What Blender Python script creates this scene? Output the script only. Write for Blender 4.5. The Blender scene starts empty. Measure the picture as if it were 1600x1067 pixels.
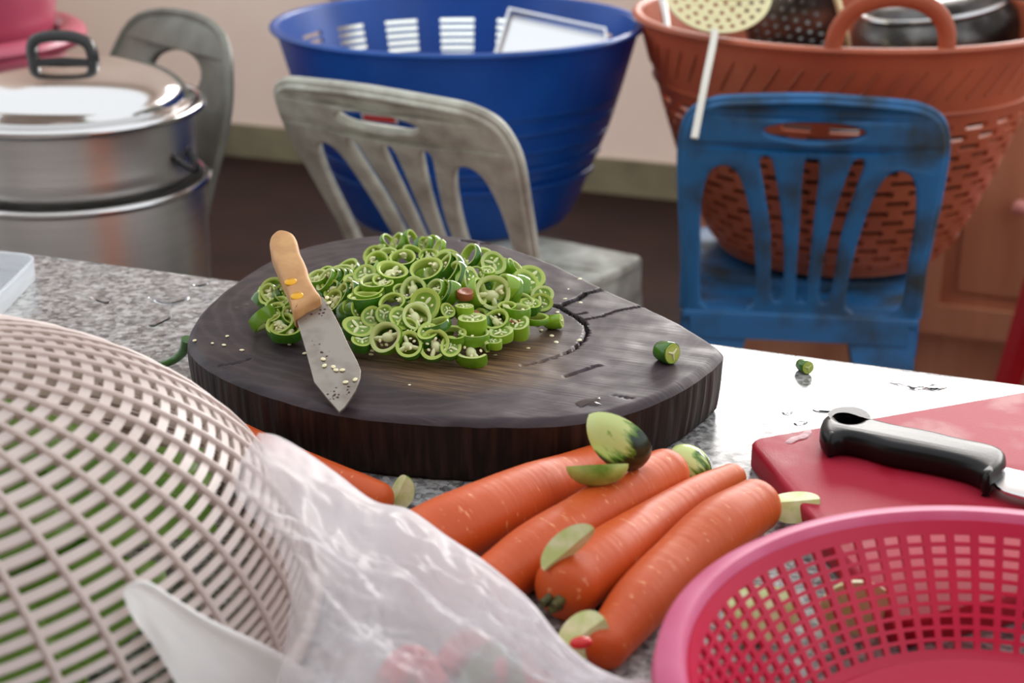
import bpy, bmesh, math, random
from mathutils import Vector, Matrix, Quaternion, noise
sc = bpy.context.scene
R = math.radians
PI = math.pi
rnd = random.Random(7)

# ------------------------------------------------------------------ camera, sky, lights, exposure
FPX = 2400.0
CAM = Vector((0, 0, 1.18))
cam_d = bpy.data.cameras.new('camera')
cam = bpy.data.objects.new('camera', cam_d)
sc.collection.objects.link(cam)
sc.camera = cam
cam.location = CAM
cam.rotation_euler = (R(90 - 21), 0, R(21))
cam_d.sensor_width = 36
cam_d.lens = 36 * FPX / 1600
cam_d.clip_start = 0.02
cam_d.dof.use_dof = True
cam_d.dof.focus_distance = 1.07
cam_d.dof.aperture_fstop = 7.2
cam_d.dof.aperture_blades = 0

w = bpy.data.worlds.new('overcast sky')
sc.world = w
w.use_nodes = True
bg = w.node_tree.nodes['Background']
bg.inputs['Color'].default_value = (0.93, 0.96, 1.0, 1)
bg.inputs['Strength'].default_value = 1.0

def area(name, loc, rot, sx, sy, power, col):
    d = bpy.data.lights.new(name, 'AREA')
    d.shape = 'RECTANGLE'
    d.size, d.size_y = sx, sy
    d.energy = power
    d.color = col
    o = bpy.data.objects.new(name, d)
    sc.collection.objects.link(o)
    o.location = loc
    o.rotation_euler = rot
    return o
# daylight outside the big window of the back wall
area('window_daylight', (0.2, 4.28, 1.74), (R(-90), 0, 0), 2.9, 0.74, 105, (1.0, 0.97, 0.94))
# added lamp, out of view, brightening the wall behind the low opening
area('vent_lamp', (-1.85, 4.32, 1.05), (R(55), 0, 0), 1.0, 0.3, 30, (0.62, 0.86, 1.0))

vs = sc.view_settings
vs.view_transform = 'Standard'
vs.look = 'None'
vs.gamma = 1
vs.use_curve_mapping = False
vs.exposure = 0.46
try:
    sc.cycles.use_denoising = True
    sc.cycles.max_bounces = 10
    sc.cycles.transparent_max_bounces = 16
except Exception:
    pass

# ------------------------------------------------------------------ camera maths for laying things out
_p = R(21)
FW = Vector((-math.sin(_p) * math.cos(_p), math.cos(_p) * math.cos(_p), -math.sin(_p)))
RT = Vector((math.cos(_p), math.sin(_p), 0))
UP = RT.cross(FW)
def ray(px, py):
    return FW + RT * ((px - 800) / FPX) + UP * ((533.5 - py) / FPX)
def P(px, py, z):
    r = ray(px, py)
    return CAM + r * ((z - CAM.z) / r.z)
def D(px, py, d):
    return CAM + ray(px, py) * d
def PY(px, py, y):
    r = ray(px, py)
    return CAM + r * ((y - CAM.y) / r.y)
def on_plane(px, py, o, n):
    r = ray(px, py)
    return CAM + r * ((o - CAM).dot(n) / r.dot(n))

TZ = 0.74          # table top
BZ = TZ + 0.045    # chopping block top

# ------------------------------------------------------------------ materials
def lin(c):
    return tuple(((v / 255) / 12.92 if v / 255 <= 0.04045 else ((v / 255 + 0.055) / 1.055) ** 2.4) for v in c) + (1,)

def M(name, col, rough=0.5, metal=0.0, col2=None, scale=20.0, stretch=(1, 1, 1), bump=0.0, bscale=None, trans=0.0,
      sss=0.0, spec=0.5, alpha=1.0, coat=0.0, detail=4, lo=0.35, hi=0.65, rough2=None, ior=None, translucent=None):
    m = bpy.data.materials.new(name)
    m.use_nodes = True
    nt = m.node_tree
    b = nt.nodes['Principled BSDF']
    b.inputs['Base Color'].default_value = lin(col)
    b.inputs['Roughness'].default_value = rough
    b.inputs['Metallic'].default_value = metal
    b.inputs['Specular IOR Level'].default_value = spec
    b.inputs['Coat Weight'].default_value = coat
    b.inputs['Transmission Weight'].default_value = trans
    b.inputs['Alpha'].default_value = alpha
    if ior: b.inputs['IOR'].default_value = ior
    if sss:
        b.inputs['Subsurface Weight'].default_value = sss
        b.inputs['Subsurface Radius'].default_value = (0.01, 0.006, 0.003)
        b.inputs['Subsurface Scale'].default_value = 0.6
    if col2 or bump or rough2 is not None:
        tc = nt.nodes.new('ShaderNodeTexCoord')
        mp = nt.nodes.new('ShaderNodeMapping')
        mp.inputs['Scale'].default_value = stretch
        nt.links.new(tc.outputs['Object'], mp.inputs['Vector'])
        nz = nt.nodes.new('ShaderNodeTexNoise')
        nz.inputs['Scale'].default_value = scale
        nz.inputs['Detail'].default_value = detail
        nt.links.new(mp.outputs['Vector'], nz.inputs['Vector'])
        rp = nt.nodes.new('ShaderNodeMapRange')
        rp.inputs['From Min'].default_value = lo
        rp.inputs['From Max'].default_value = hi
        nt.links.new(nz.outputs['Fac'], rp.inputs['Value'])
        if col2:
            mx = nt.nodes.new('ShaderNodeMix')
            mx.data_type = 'RGBA'
            mx.inputs[6].default_value = lin(col)
            mx.inputs[7].default_value = lin(col2)
            nt.links.new(rp.outputs['Result'], mx.inputs[0])
            nt.links.new(mx.outputs[2], b.inputs['Base Color'])
        if rough2 is not None:
            mr = nt.nodes.new('ShaderNodeMapRange')
            mr.inputs['To Min'].default_value = rough
            mr.inputs['To Max'].default_value = rough2
            nt.links.new(rp.outputs['Result'], mr.inputs['Value'])
            nt.links.new(mr.outputs['Result'], b.inputs['Roughness'])
        if bump:
            src = nz
            if bscale:
                src = nt.nodes.new('ShaderNodeTexNoise')
                src.inputs['Scale'].default_value = bscale
                src.inputs['Detail'].default_value = 3
                nt.links.new(mp.outputs['Vector'], src.inputs['Vector'])
            bp = nt.nodes.new('ShaderNodeBump')
            bp.inputs['Strength'].default_value = bump
            bp.inputs['Distance'].default_value = 0.002
            nt.links.new(src.outputs['Fac'], bp.inputs['Height'])
            nt.links.new(bp.outputs['Normal'], b.inputs['Normal'])
    if translucent:
        out = nt.nodes['Material Output']
        tl = nt.nodes.new('ShaderNodeBsdfTranslucent')
        tl.inputs['Color'].default_value = lin(translucent[0])
        ms = nt.nodes.new('ShaderNodeMixShader')
        ms.inputs[0].default_value = translucent[1]
        nt.links.new(b.outputs[0], ms.inputs[1])
        nt.links.new(tl.outputs[0], ms.inputs[2])
        nt.links.new(ms.outputs[0], out.inputs['Surface'])
    return m

def granite():
    m = bpy.data.materials.new('granite')
    m.use_nodes = True
    nt = m.node_tree
    b = nt.nodes['Principled BSDF']
    tc = nt.nodes.new('ShaderNodeTexCoord')
    def nz(scale, detail, rough=0.6):
        n = nt.nodes.new('ShaderNodeTexNoise')
        n.inputs['Scale'].default_value = scale
        n.inputs['Detail'].default_value = detail
        n.inputs['Roughness'].default_value = rough
        nt.links.new(tc.outputs['Object'], n.inputs['Vector'])
        return n
    def ramp(src, stops):
        r = nt.nodes.new('ShaderNodeValToRGB')
        el = r.color_ramp.elements
        while len(el) < len(stops): el.new(0.5)
        for e, (p, c) in zip(el, stops):
            e.position = p
            e.color = lin(c)
        nt.links.new(src, r.inputs[0])
        return r
    v = nt.nodes.new('ShaderNodeTexVoronoi')
    v.inputs['Scale'].default_value = 230
    nt.links.new(tc.outputs['Object'], v.inputs['Vector'])
    a = nz(120, 3)
    base = ramp(a.outputs['Fac'], [(0.30, (52, 52, 55)), (0.44, (110, 112, 114)), (0.54, (156, 154, 150)), (0.68, (198, 198, 198))])
    cells = nt.nodes.new('ShaderNodeSeparateColor')
    nt.links.new(v.outputs['Color'], cells.inputs[0])
    cr = ramp(cells.outputs[0], [(0.0, (44, 44, 48)), (0.28, (98, 100, 103)), (0.55, (152, 150, 146)), (0.85, (188, 190, 192))])
    mx = nt.nodes.new('ShaderNodeMix')
    mx.data_type = 'RGBA'
    mx.inputs[0].default_value = 0.5
    nt.links.new(base.outputs[0], mx.inputs[6])
    nt.links.new(cr.outputs[0], mx.inputs[7])
    nt.links.new(mx.outputs[2], b.inputs['Base Color'])
    wet = nz(14, 3)
    rr = nt.nodes.new('ShaderNodeMapRange')
    rr.inputs['From Min'].default_value = 0.35
    rr.inputs['From Max'].default_value = 0.65
    rr.inputs['To Min'].default_value = 0.12
    rr.inputs['To Max'].default_value = 0.30
    nt.links.new(wet.outputs['Fac'], rr.inputs['Value'])
    nt.links.new(rr.outputs['Result'], b.inputs['Roughness'])
    b.inputs['Specular IOR Level'].default_value = 0.62
    bp = nt.nodes.new('ShaderNodeBump')
    bp.inputs['Strength'].default_value = 0.12
    bp.inputs['Distance'].default_value = 0.001
    nt.links.new(a.outputs['Fac'], bp.inputs['Height'])
    nt.links.new(bp.outputs['Normal'], b.inputs['Normal'])
    return m

def block_top_mat():
    # dark stained end grain: growth rings, knife scratches and the pale chopped-out middle
    m = bpy.data.materials.new('block_end_grain')
    m.use_nodes = True
    nt = m.node_tree
    b = nt.nodes['Principled BSDF']
    tc = nt.nodes.new('ShaderNodeTexCoord')
    def node(t): return nt.nodes.new(t)
    def noise_(scale, detail, vec=None, dist=0.0):
        n = node('ShaderNodeTexNoise')
        n.inputs['Scale'].default_value = scale
        n.inputs['Detail'].default_value = detail
        n.inputs['Distortion'].default_value = dist
        nt.links.new(vec or tc.outputs['Object'], n.inputs['Vector'])
        return n.outputs['Fac']
    def rng(src, a, c, lo=0.0, hi=1.0):
        r = node('ShaderNodeMapRange')
        r.inputs['From Min'].default_value = a
        r.inputs['From Max'].default_value = c
        r.inputs['To Min'].default_value = lo
        r.inputs['To Max'].default_value = hi
        nt.links.new(src, r.inputs['Value'])
        return r.outputs['Result']
    def mix(f, a, c):
        x = node('ShaderNodeMix')
        x.data_type = 'RGBA'
        nt.links.new(f, x.inputs[0])
        for s, i in ((a, 6), (c, 7)):
            if isinstance(s, tuple): x.inputs[i].default_value = lin(s)
            else: nt.links.new(s, x.inputs[i])
        return x.outputs[2]
    col = mix(rng(noise_(9, 5), 0.35, 0.65), (36, 27, 31), (62, 50, 55))
    # rings
    wv = node('ShaderNodeTexWave')
    wv.wave_type = 'RINGS'
    wv.rings_direction = 'Z'
    wv.inputs['Scale'].default_value = 26
    wv.inputs['Distortion'].default_value = 5
    wv.inputs['Detail'].default_value = 3
    nt.links.new(tc.outputs['Object'], wv.inputs['Vector'])
    col = mix(rng(wv.outputs['Fac'], 0.55, 1.0, 0, 0.25), col, (86, 73, 74))
    # scratches across
    mp = node('ShaderNodeMapping')
    mp.inputs['Rotation'].default_value = (0, 0, R(28))
    mp.inputs['Scale'].default_value = (26, 420, 1)
    nt.links.new(tc.outputs['Object'], mp.inputs['Vector'])
    s1 = noise_(1.0, 3, mp.outputs['Vector'])
    col = mix(rng(s1, 0.60, 0.74, 0, 0.22), col, (104, 92, 94))
    mp2 = node('ShaderNodeMapping')
    mp2.inputs['Rotation'].default_value = (0, 0, R(-38))
    mp2.inputs['Scale'].default_value = (24, 460, 1)
    nt.links.new(tc.outputs['Object'], mp2.inputs['Vector'])
    s2 = noise_(1.0, 3, mp2.outputs['Vector'])
    col = mix(rng(s2, 0.62, 0.76, 0, 0.2), col, (104, 92, 92))
    # worn middle (a stain of its own in the wood)
    mp3 = node('ShaderNodeMapping')
    mp3.inputs['Location'].default_value = WORN[0]
    mp3.inputs['Rotation'].default_value = (0, 0, R(-21))
    mp3.inputs['Scale'].default_value = WORN[1]
    mp3.vector_type = 'TEXTURE'
    nt.links.new(tc.outputs['Object'], mp3.inputs['Vector'])
    ln = node('ShaderNodeVectorMath')
    ln.operation = 'LENGTH'
    nt.links.new(mp3.outputs['Vector'], ln.inputs[0])
    ad = node('ShaderNodeMath')
    ad.operation = 'ADD'
    nt.links.new(ln.outputs['Value'], ad.inputs[0])
    nt.links.new(rng(noise_(22, 5), 0, 1, -0.3, 0.3), ad.inputs[1])
    worn = rng(ad.outputs[0], 1.1, 0.5, 0, 0.95)
    wcol = mix(rng(s2, 0.42, 0.6), (98, 74, 54), (150, 118, 82))
    col = mix(worn, col, wcol)
    nt.links.new(col, b.inputs['Base Color'])
    ro = rng(noise_(30, 4), 0.3, 0.7, 0.40, 0.60)
    nt.links.new(ro, b.inputs['Roughness'])
    b.inputs['Specular IOR Level'].default_value = 0.3
    bp = node('ShaderNodeBump')
    bp.inputs['Strength'].default_value = 0.15
    bp.inputs['Distance'].default_value = 0.001
    sm = node('ShaderNodeMath')
    sm.operation = 'ADD'
    nt.links.new(s1, sm.inputs[0])
    nt.links.new(s2, sm.inputs[1])
    nt.links.new(sm.outputs[0], bp.inputs['Height'])
    nt.links.new(bp.outputs['Normal'], b.inputs['Normal'])
    return m

def film(name, col, opacity, gloss_rough=0.2, cloud=0.0, tl=0.5, cscale=12, attr=None):
    # thin plastic film: part see-through, part scattering, with a sheen
    m = bpy.data.materials.new(name)
    m.use_nodes = True
    nt = m.node_tree
    out = nt.nodes['Material Output']
    b = nt.nodes['Principled BSDF']
    b.inputs['Base Color'].default_value = lin(col)
    b.inputs['Roughness'].default_value = gloss_rough
    t = nt.nodes.new('ShaderNodeBsdfTranslucent')
    t.inputs['Color'].default_value = lin(col)
    m1 = nt.nodes.new('ShaderNodeMixShader')
    m1.inputs[0].default_value = tl
    nt.links.new(b.outputs[0], m1.inputs[1])
    nt.links.new(t.outputs[0], m1.inputs[2])
    tr = nt.nodes.new('ShaderNodeBsdfTransparent')
    m2 = nt.nodes.new('ShaderNodeMixShader')
    m2.inputs[0].default_value = opacity
    nt.links.new(tr.outputs[0], m2.inputs[1])
    nt.links.new(m1.outputs[0], m2.inputs[2])
    nt.links.new(m2.outputs[0], out.inputs['Surface'])
    if cloud:
        tc = nt.nodes.new('ShaderNodeTexCoord')
        nz = nt.nodes.new('ShaderNodeTexNoise')
        nz.inputs['Scale'].default_value = cscale
        nz.inputs['Detail'].default_value = 3
        nt.links.new(tc.outputs['Object'], nz.inputs['Vector'])
        r = nt.nodes.new('ShaderNodeMapRange')
        r.inputs['From Min'].default_value = 0.35
        r.inputs['From Max'].default_value = 0.65
        r.inputs['To Min'].default_value = opacity - cloud
        r.inputs['To Max'].default_value = min(1, opacity + cloud)
        nt.links.new(nz.outputs['Fac'], r.inputs['Value'])
        nt.links.new(r.outputs['Result'], m2.inputs[0])
        if attr:      # how many layers of film lie on each other here
            at = nt.nodes.new('ShaderNodeAttribute')
            at.attribute_name = attr
            mu = nt.nodes.new('ShaderNodeMath')
            mu.operation = 'MULTIPLY'
            nt.links.new(r.outputs['Result'], mu.inputs[0])
            nt.links.new(at.outputs['Fac'], mu.inputs[1])
            nt.links.new(mu.outputs[0], m2.inputs[0])
    return m

def eggplant_rind_mat():
    # white-green skin with dark green flames running from the calyx
    m = bpy.data.materials.new('eggplant_rind')
    m.use_nodes = True
    nt = m.node_tree
    b = nt.nodes['Principled BSDF']
    b.inputs['Roughness'].default_value = 0.25
    tc = nt.nodes.new('ShaderNodeTexCoord')
    mp = nt.nodes.new('ShaderNodeMapping')
    mp.inputs['Scale'].default_value = (120, 120, 24)
    nt.links.new(tc.outputs['Object'], mp.inputs['Vector'])
    nz = nt.nodes.new('ShaderNodeTexNoise')
    nz.inputs['Scale'].default_value = 1.6
    nz.inputs['Detail'].default_value = 4
    nt.links.new(mp.outputs['Vector'], nz.inputs['Vector'])
    sp = nt.nodes.new('ShaderNodeSeparateXYZ')
    nt.links.new(tc.outputs['Object'], sp.inputs[0])
    mr = nt.nodes.new('ShaderNodeMapRange')
    mr.inputs['From Min'].default_value = -0.022
    mr.inputs['From Max'].default_value = 0.022
    mr.inputs['To Min'].default_value = 0.42
    mr.inputs['To Max'].default_value = -0.42
    nt.links.new(sp.outputs['Z'], mr.inputs['Value'])
    ad = nt.nodes.new('ShaderNodeMath')
    nt.links.new(nz.outputs['Fac'], ad.inputs[0])
    nt.links.new(mr.outputs['Result'], ad.inputs[1])
    r = nt.nodes.new('ShaderNodeValToRGB')
    el = r.color_ramp.elements
    el.new(0.5)
    for e, (p, c) in zip(el, [(0.40, (206, 220, 140)), (0.52, (96, 140, 48)), (0.60, (28, 50, 28))]):
        e.position = p
        e.color = lin(c)
    nt.links.new(ad.outputs[0], r.inputs[0])
    nt.links.new(r.outputs[0], b.inputs['Base Color'])
    return m

def carrot_mat(name, base, pale):
    m = M(name, base, 0.46, 0, pale, 16, (1, 1, 1), bump=0.14, bscale=1.0, sss=0.12, spec=0.4, lo=0.45, hi=0.9)
    nt = m.node_tree
    b = nt.nodes['Principled BSDF']
    tc = nt.nodes.new('ShaderNodeTexCoord')
    mp = nt.nodes.new('ShaderNodeMapping')
    mp.inputs['Scale'].default_value = (260, 40, 40)      # fine rings across the root
    nt.links.new(tc.outputs['Object'], mp.inputs['Vector'])
    nz = nt.nodes.new('ShaderNodeTexNoise')
    nz.inputs['Scale'].default_value = 1.0
    nz.inputs['Detail'].default_value = 4
    nt.links.new(mp.outputs['Vector'], nz.inputs['Vector'])
    bp = [n for n in nt.nodes if n.type == 'BUMP'][0]
    nt.links.new(nz.outputs['Fac'], bp.inputs['Height'])
    # pale lenticel flecks
    mp2 = nt.nodes.new('ShaderNodeMapping')
    mp2.inputs['Scale'].default_value = (330, 110, 110)
    nt.links.new(tc.outputs['Object'], mp2.inputs['Vector'])
    n2 = nt.nodes.new('ShaderNodeTexNoise')
    n2.inputs['Scale'].default_value = 1.0
    n2.inputs['Detail'].default_value = 2
    nt.links.new(mp2.outputs['Vector'], n2.inputs['Vector'])
    mr = nt.nodes.new('ShaderNodeMapRange')
    mr.inputs['From Min'].default_value = 0.66
    mr.inputs['From Max'].default_value = 0.76
    mr.inputs['To Max'].default_value = 0.7
    nt.links.new(n2.outputs['Fac'], mr.inputs['Value'])
    mx = nt.nodes.new('ShaderNodeMix')
    mx.data_type = 'RGBA'
    src = b.inputs['Base Color'].links[0].from_socket
    nt.links.new(mr.outputs['Result'], mx.inputs[0])
    nt.links.new(src, mx.inputs[6])
    mx.inputs[7].default_value = lin((244, 178, 128))
    nt.links.new(mx.outputs[2], b.inputs['Base Color'])
    return m

# centre of the block and of its worn middle
BC = Vector((-0.4681, 1.0120, TZ))
_wc = P(690, 538, BZ) - BC
WORN = ((_wc.x, _wc.y, 0.045), (0.098, 0.082, 1.0))

mt = dict(
    granite=granite(), block_top=block_top_mat(),
    block_side=M('block_bark_side', (32, 22, 19), 0.5, 0, (58, 38, 31), 1.0, (240, 240, 9), bump=0.3, lo=0.42, hi=0.7, detail=6, spec=0.18),
    crack=M('crack_dark', (14, 9, 8), 0.9),
    wall=M('wall_plaster', (244, 222, 206), 0.55, 0, (236, 212, 196), 2.0, bump=0.05, bscale=60),
    wall_dim=M('shade_wall_plaster', (150, 132, 120), 0.7, 0, (136, 118, 106), 2.0),
    skirting=M('skirting_paint', (132, 124, 96), 0.5, 0, (108, 100, 78), 6),
    floor=M('floor_dark_brown', (44, 22, 17), 0.6, 0, (32, 16, 12), 5, bump=0.1, bscale=40, spec=0.2),
    ceiling_shade=M('ceiling_board', (214, 200, 186), 0.8),
    frame=M('window_frame_paint', (206, 200, 190), 0.4),
    panel_orange=M('pot_reflection_orange', (204, 116, 66), 0.5, 0, (190, 100, 56), 8), panel_pale=M('counter_front_pale', (206, 202, 200), 0.5, 0, (186, 182, 182), 5),  # orange is made up for the warm reflection in the pots
    cab=M('cabinet_wood', (206, 146, 112), 0.42, 0, (186, 124, 92), 3.0, (6, 6, 1), bump=0.05),
    cab_in=M('cabinet_panel_wood', (194, 132, 98), 0.42, 0, (176, 112, 82), 3.0, (6, 6, 1)),
    knob=M('cabinet_knob_pink', (224, 150, 140), 0.3),
    alu=M('brushed_aluminium', (222, 220, 216), 0.33, 1.0, (212, 210, 206), 5, (1, 1, 20), rough2=0.37),
    alu_lid=M('polished_aluminium', (214, 213, 212), 0.13, 1.0),
    steel=M('steel_blade', (150, 142, 132), 0.4, 0.8, (122, 112, 102), 60, (1, 1, 1), bump=0.04, rough2=0.5, lo=0.45, hi=0.8),
    steel_bright=M('bright_steel', (222, 224, 226), 0.24, 1.0),
    steel_dark=M('sooty_steel', (120, 118, 116), 0.22, 0.9, (46, 42, 40), 14, bump=0.05, rough2=0.4),
    filler_dark=M('filler_black', (40, 30, 28), 0.6, 0, (62, 42, 36), 18),
    rust=M('rust_specks', (70, 42, 30), 0.8),
    bakelite=M('black_bakelite', (20, 18, 18), 0.3),
    black_plastic=M('black_knife_plastic', (12, 12, 13), 0.34, spec=0.28, bump=0.04, scale=400),
    wood=M('pale_handle_wood', (204, 156, 100), 0.55, 0, (184, 132, 80), 1.0, (60, 60, 60), bump=0.12),
    brass=M('brass_rivet', (216, 160, 44), 0.3, 0.7),
    blue_basket=M('blue_basket_plastic', (24, 90, 176), 0.36, 0, (18, 76, 156), 8, translucent=((20, 106, 214), 0.2)),
    sticker=M('sticker_white', (222, 210, 208), 0.4), sticker_red=M('sticker_red', (196, 40, 44), 0.4),
    orange_basket=M('orange_basket_plastic', (198, 108, 74), 0.42, 0, (178, 94, 64), 9, bump=0.06, translucent=((220, 110, 66), 0.2)),
    blue_chair=M('blue_chair_plastic', (38, 108, 164), 0.5, 0, (48, 58, 62), 13, bump=0.05, lo=0.46, hi=0.68, rough2=0.75, detail=7),
    grey_chair=M('grey_chair_plastic', (208, 212, 198), 0.5, 0, (158, 155, 143), 26, bump=0.05, lo=0.34, hi=0.7, rough2=0.7),
    dark_grey_chair=M('dark_grey_chair_plastic', (132, 134, 122), 0.42, 0, (98, 97, 87), 10, bump=0.04, rough2=0.6),
    pink_tub=M('magenta_tub_plastic', (188, 88, 110), 0.32, 0, (176, 72, 98), 6),
    red_board=M('red_cutting_board', (170, 38, 58), 0.55, 0, (156, 18, 38), 22, bump=0.12, bscale=900, rough2=0.42, lo=0.5, hi=0.62, spec=0.2),
    red_plastic=M('red_stool_plastic', (196, 26, 36), 0.4),
    pink=M('pink_basket_plastic', (212, 34, 80), 0.34, 0, None, translucent=((240, 30, 80), 0.33)),
    pink_rim_sheen=M('pink_basket_sheen', (214, 92, 138), 0.42, 0, (224, 120, 160), 18, translucent=((255, 90, 140), 0.25)),  # same pink plastic; lighter colour paints in the rim's sheen
    dome=M('white_basket_plastic', (226, 212, 206), 0.38, 0, (214, 198, 192), 10, translucent=((240, 226, 218), 0.3)),
    smear=M('pale_paste', (226, 190, 190), 0.6, 0, (206, 150, 156), 200, bump=0.5),
    water=M('water', (250, 252, 255), 0.03, trans=1.0, ior=1.33),
    clear=film('milky_clear_plastic', (232, 236, 240), 0.5, 0.15, 0.0, 0.3),
    bag=film('white_bag_film', (248, 243, 246), 0.88, 0.34, 0.12, 0.5, 9, 'layers'),
    bag_flap=film('white_bag_flap', (250, 249, 247), 0.92, 0.45, 0.05, 0.4, 14),
    glass=film('window_glass', (235, 240, 242), 0.08, 0.02, 0, 0.0),
    skin0=M('chili_skin', (124, 168, 34), 0.22, 0, (94, 142, 24), 70, coat=0.3, translucent=((150, 200, 40), 0.2)),
    skin1=M('chili_skin_light', (160, 196, 52), 0.22, 0, (132, 176, 38), 70, coat=0.3, translucent=((170, 210, 60), 0.2)),
    skin2=M('chili_skin_deep', (74, 128, 28), 0.2, 0, (50, 102, 20), 70, coat=0.4, translucent=((100, 160, 40), 0.15)),
    flesh0=M('chili_flesh', (212, 226, 122), 0.25, 0, (184, 208, 80), 160, translucent=((180, 215, 90), 0.25)),
    flesh1=M('chili_flesh_pale', (230, 236, 170), 0.25, 0, (204, 222, 116), 160, translucent=((205, 225, 140), 0.25)),
    cavity=M('chili_cavity', (148, 182, 62), 0.3, 0, (120, 158, 44), 160, translucent=((150, 190, 60), 0.25)),
    pith=M('chili_pith', (240, 240, 200), 0.4, 0, (218, 226, 150), 300, translucent=((240, 240, 200), 0.1)),
    seed=M('chili_seed', (240, 230, 186), 0.4),
    brown=M('ripe_brown_chili', (166, 92, 52), 0.35, 0, (132, 62, 34), 300, bump=0.2),
    rind=eggplant_rind_mat(),
    cut=M('eggplant_flesh', (226, 228, 180), 0.4, 0, (198, 212, 136), 130, bump=0.1),
    rind_light=M('eggplant_rind_light', (180, 204, 112), 0.3, 0, (112, 156, 54), 70),
    carrot_a=carrot_mat('carrot_skin', (200, 82, 28), (212, 106, 50)),
    carrot_b=carrot_mat('carrot_skin_deep', (196, 78, 22), (206, 96, 36)),
    carrot_stub=M('carrot_stub', (96, 92, 46), 0.7, 0, (52, 56, 30), 160, bump=0.5),
    leaf=M('green_leaf', (118, 168, 54), 0.4, 0, (154, 196, 84), 14, translucent=((150, 210, 60), 0.35)),
    leaf_pale=M('pale_leaf', (206, 216, 190), 0.5, 0, (176, 196, 150), 14, translucent=((210, 225, 190), 0.3)),
    red_chili=M('red_chili_skin', (206, 30, 32), 0.25),
    skimmer=M('cream_skimmer_metal', (222, 214, 168), 0.4, 0.45),
    rod=M('pale_rod', (226, 224, 212), 0.4, 0.2),
    stool_wood=M('stool_wood', (120, 84, 58), 0.6),
)

# ------------------------------------------------------------------ building helpers
COL = sc.collection
def props(o, label=None, cat=None, group=None, kind=None):
    if label: o['label'] = label
    if cat: o['category'] = cat
    if group: o['group'] = group
    if kind: o['kind'] = kind
    return o
def thing(name, label, cat, loc=(0, 0, 0), rotz=0.0, group=None):
    o = bpy.data.objects.new(name, None)
    o.empty_display_size = 0.02
    COL.objects.link(o)
    o.location = loc
    o.rotation_euler = (0, 0, rotz)
    return props(o, label, cat, group)

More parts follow.
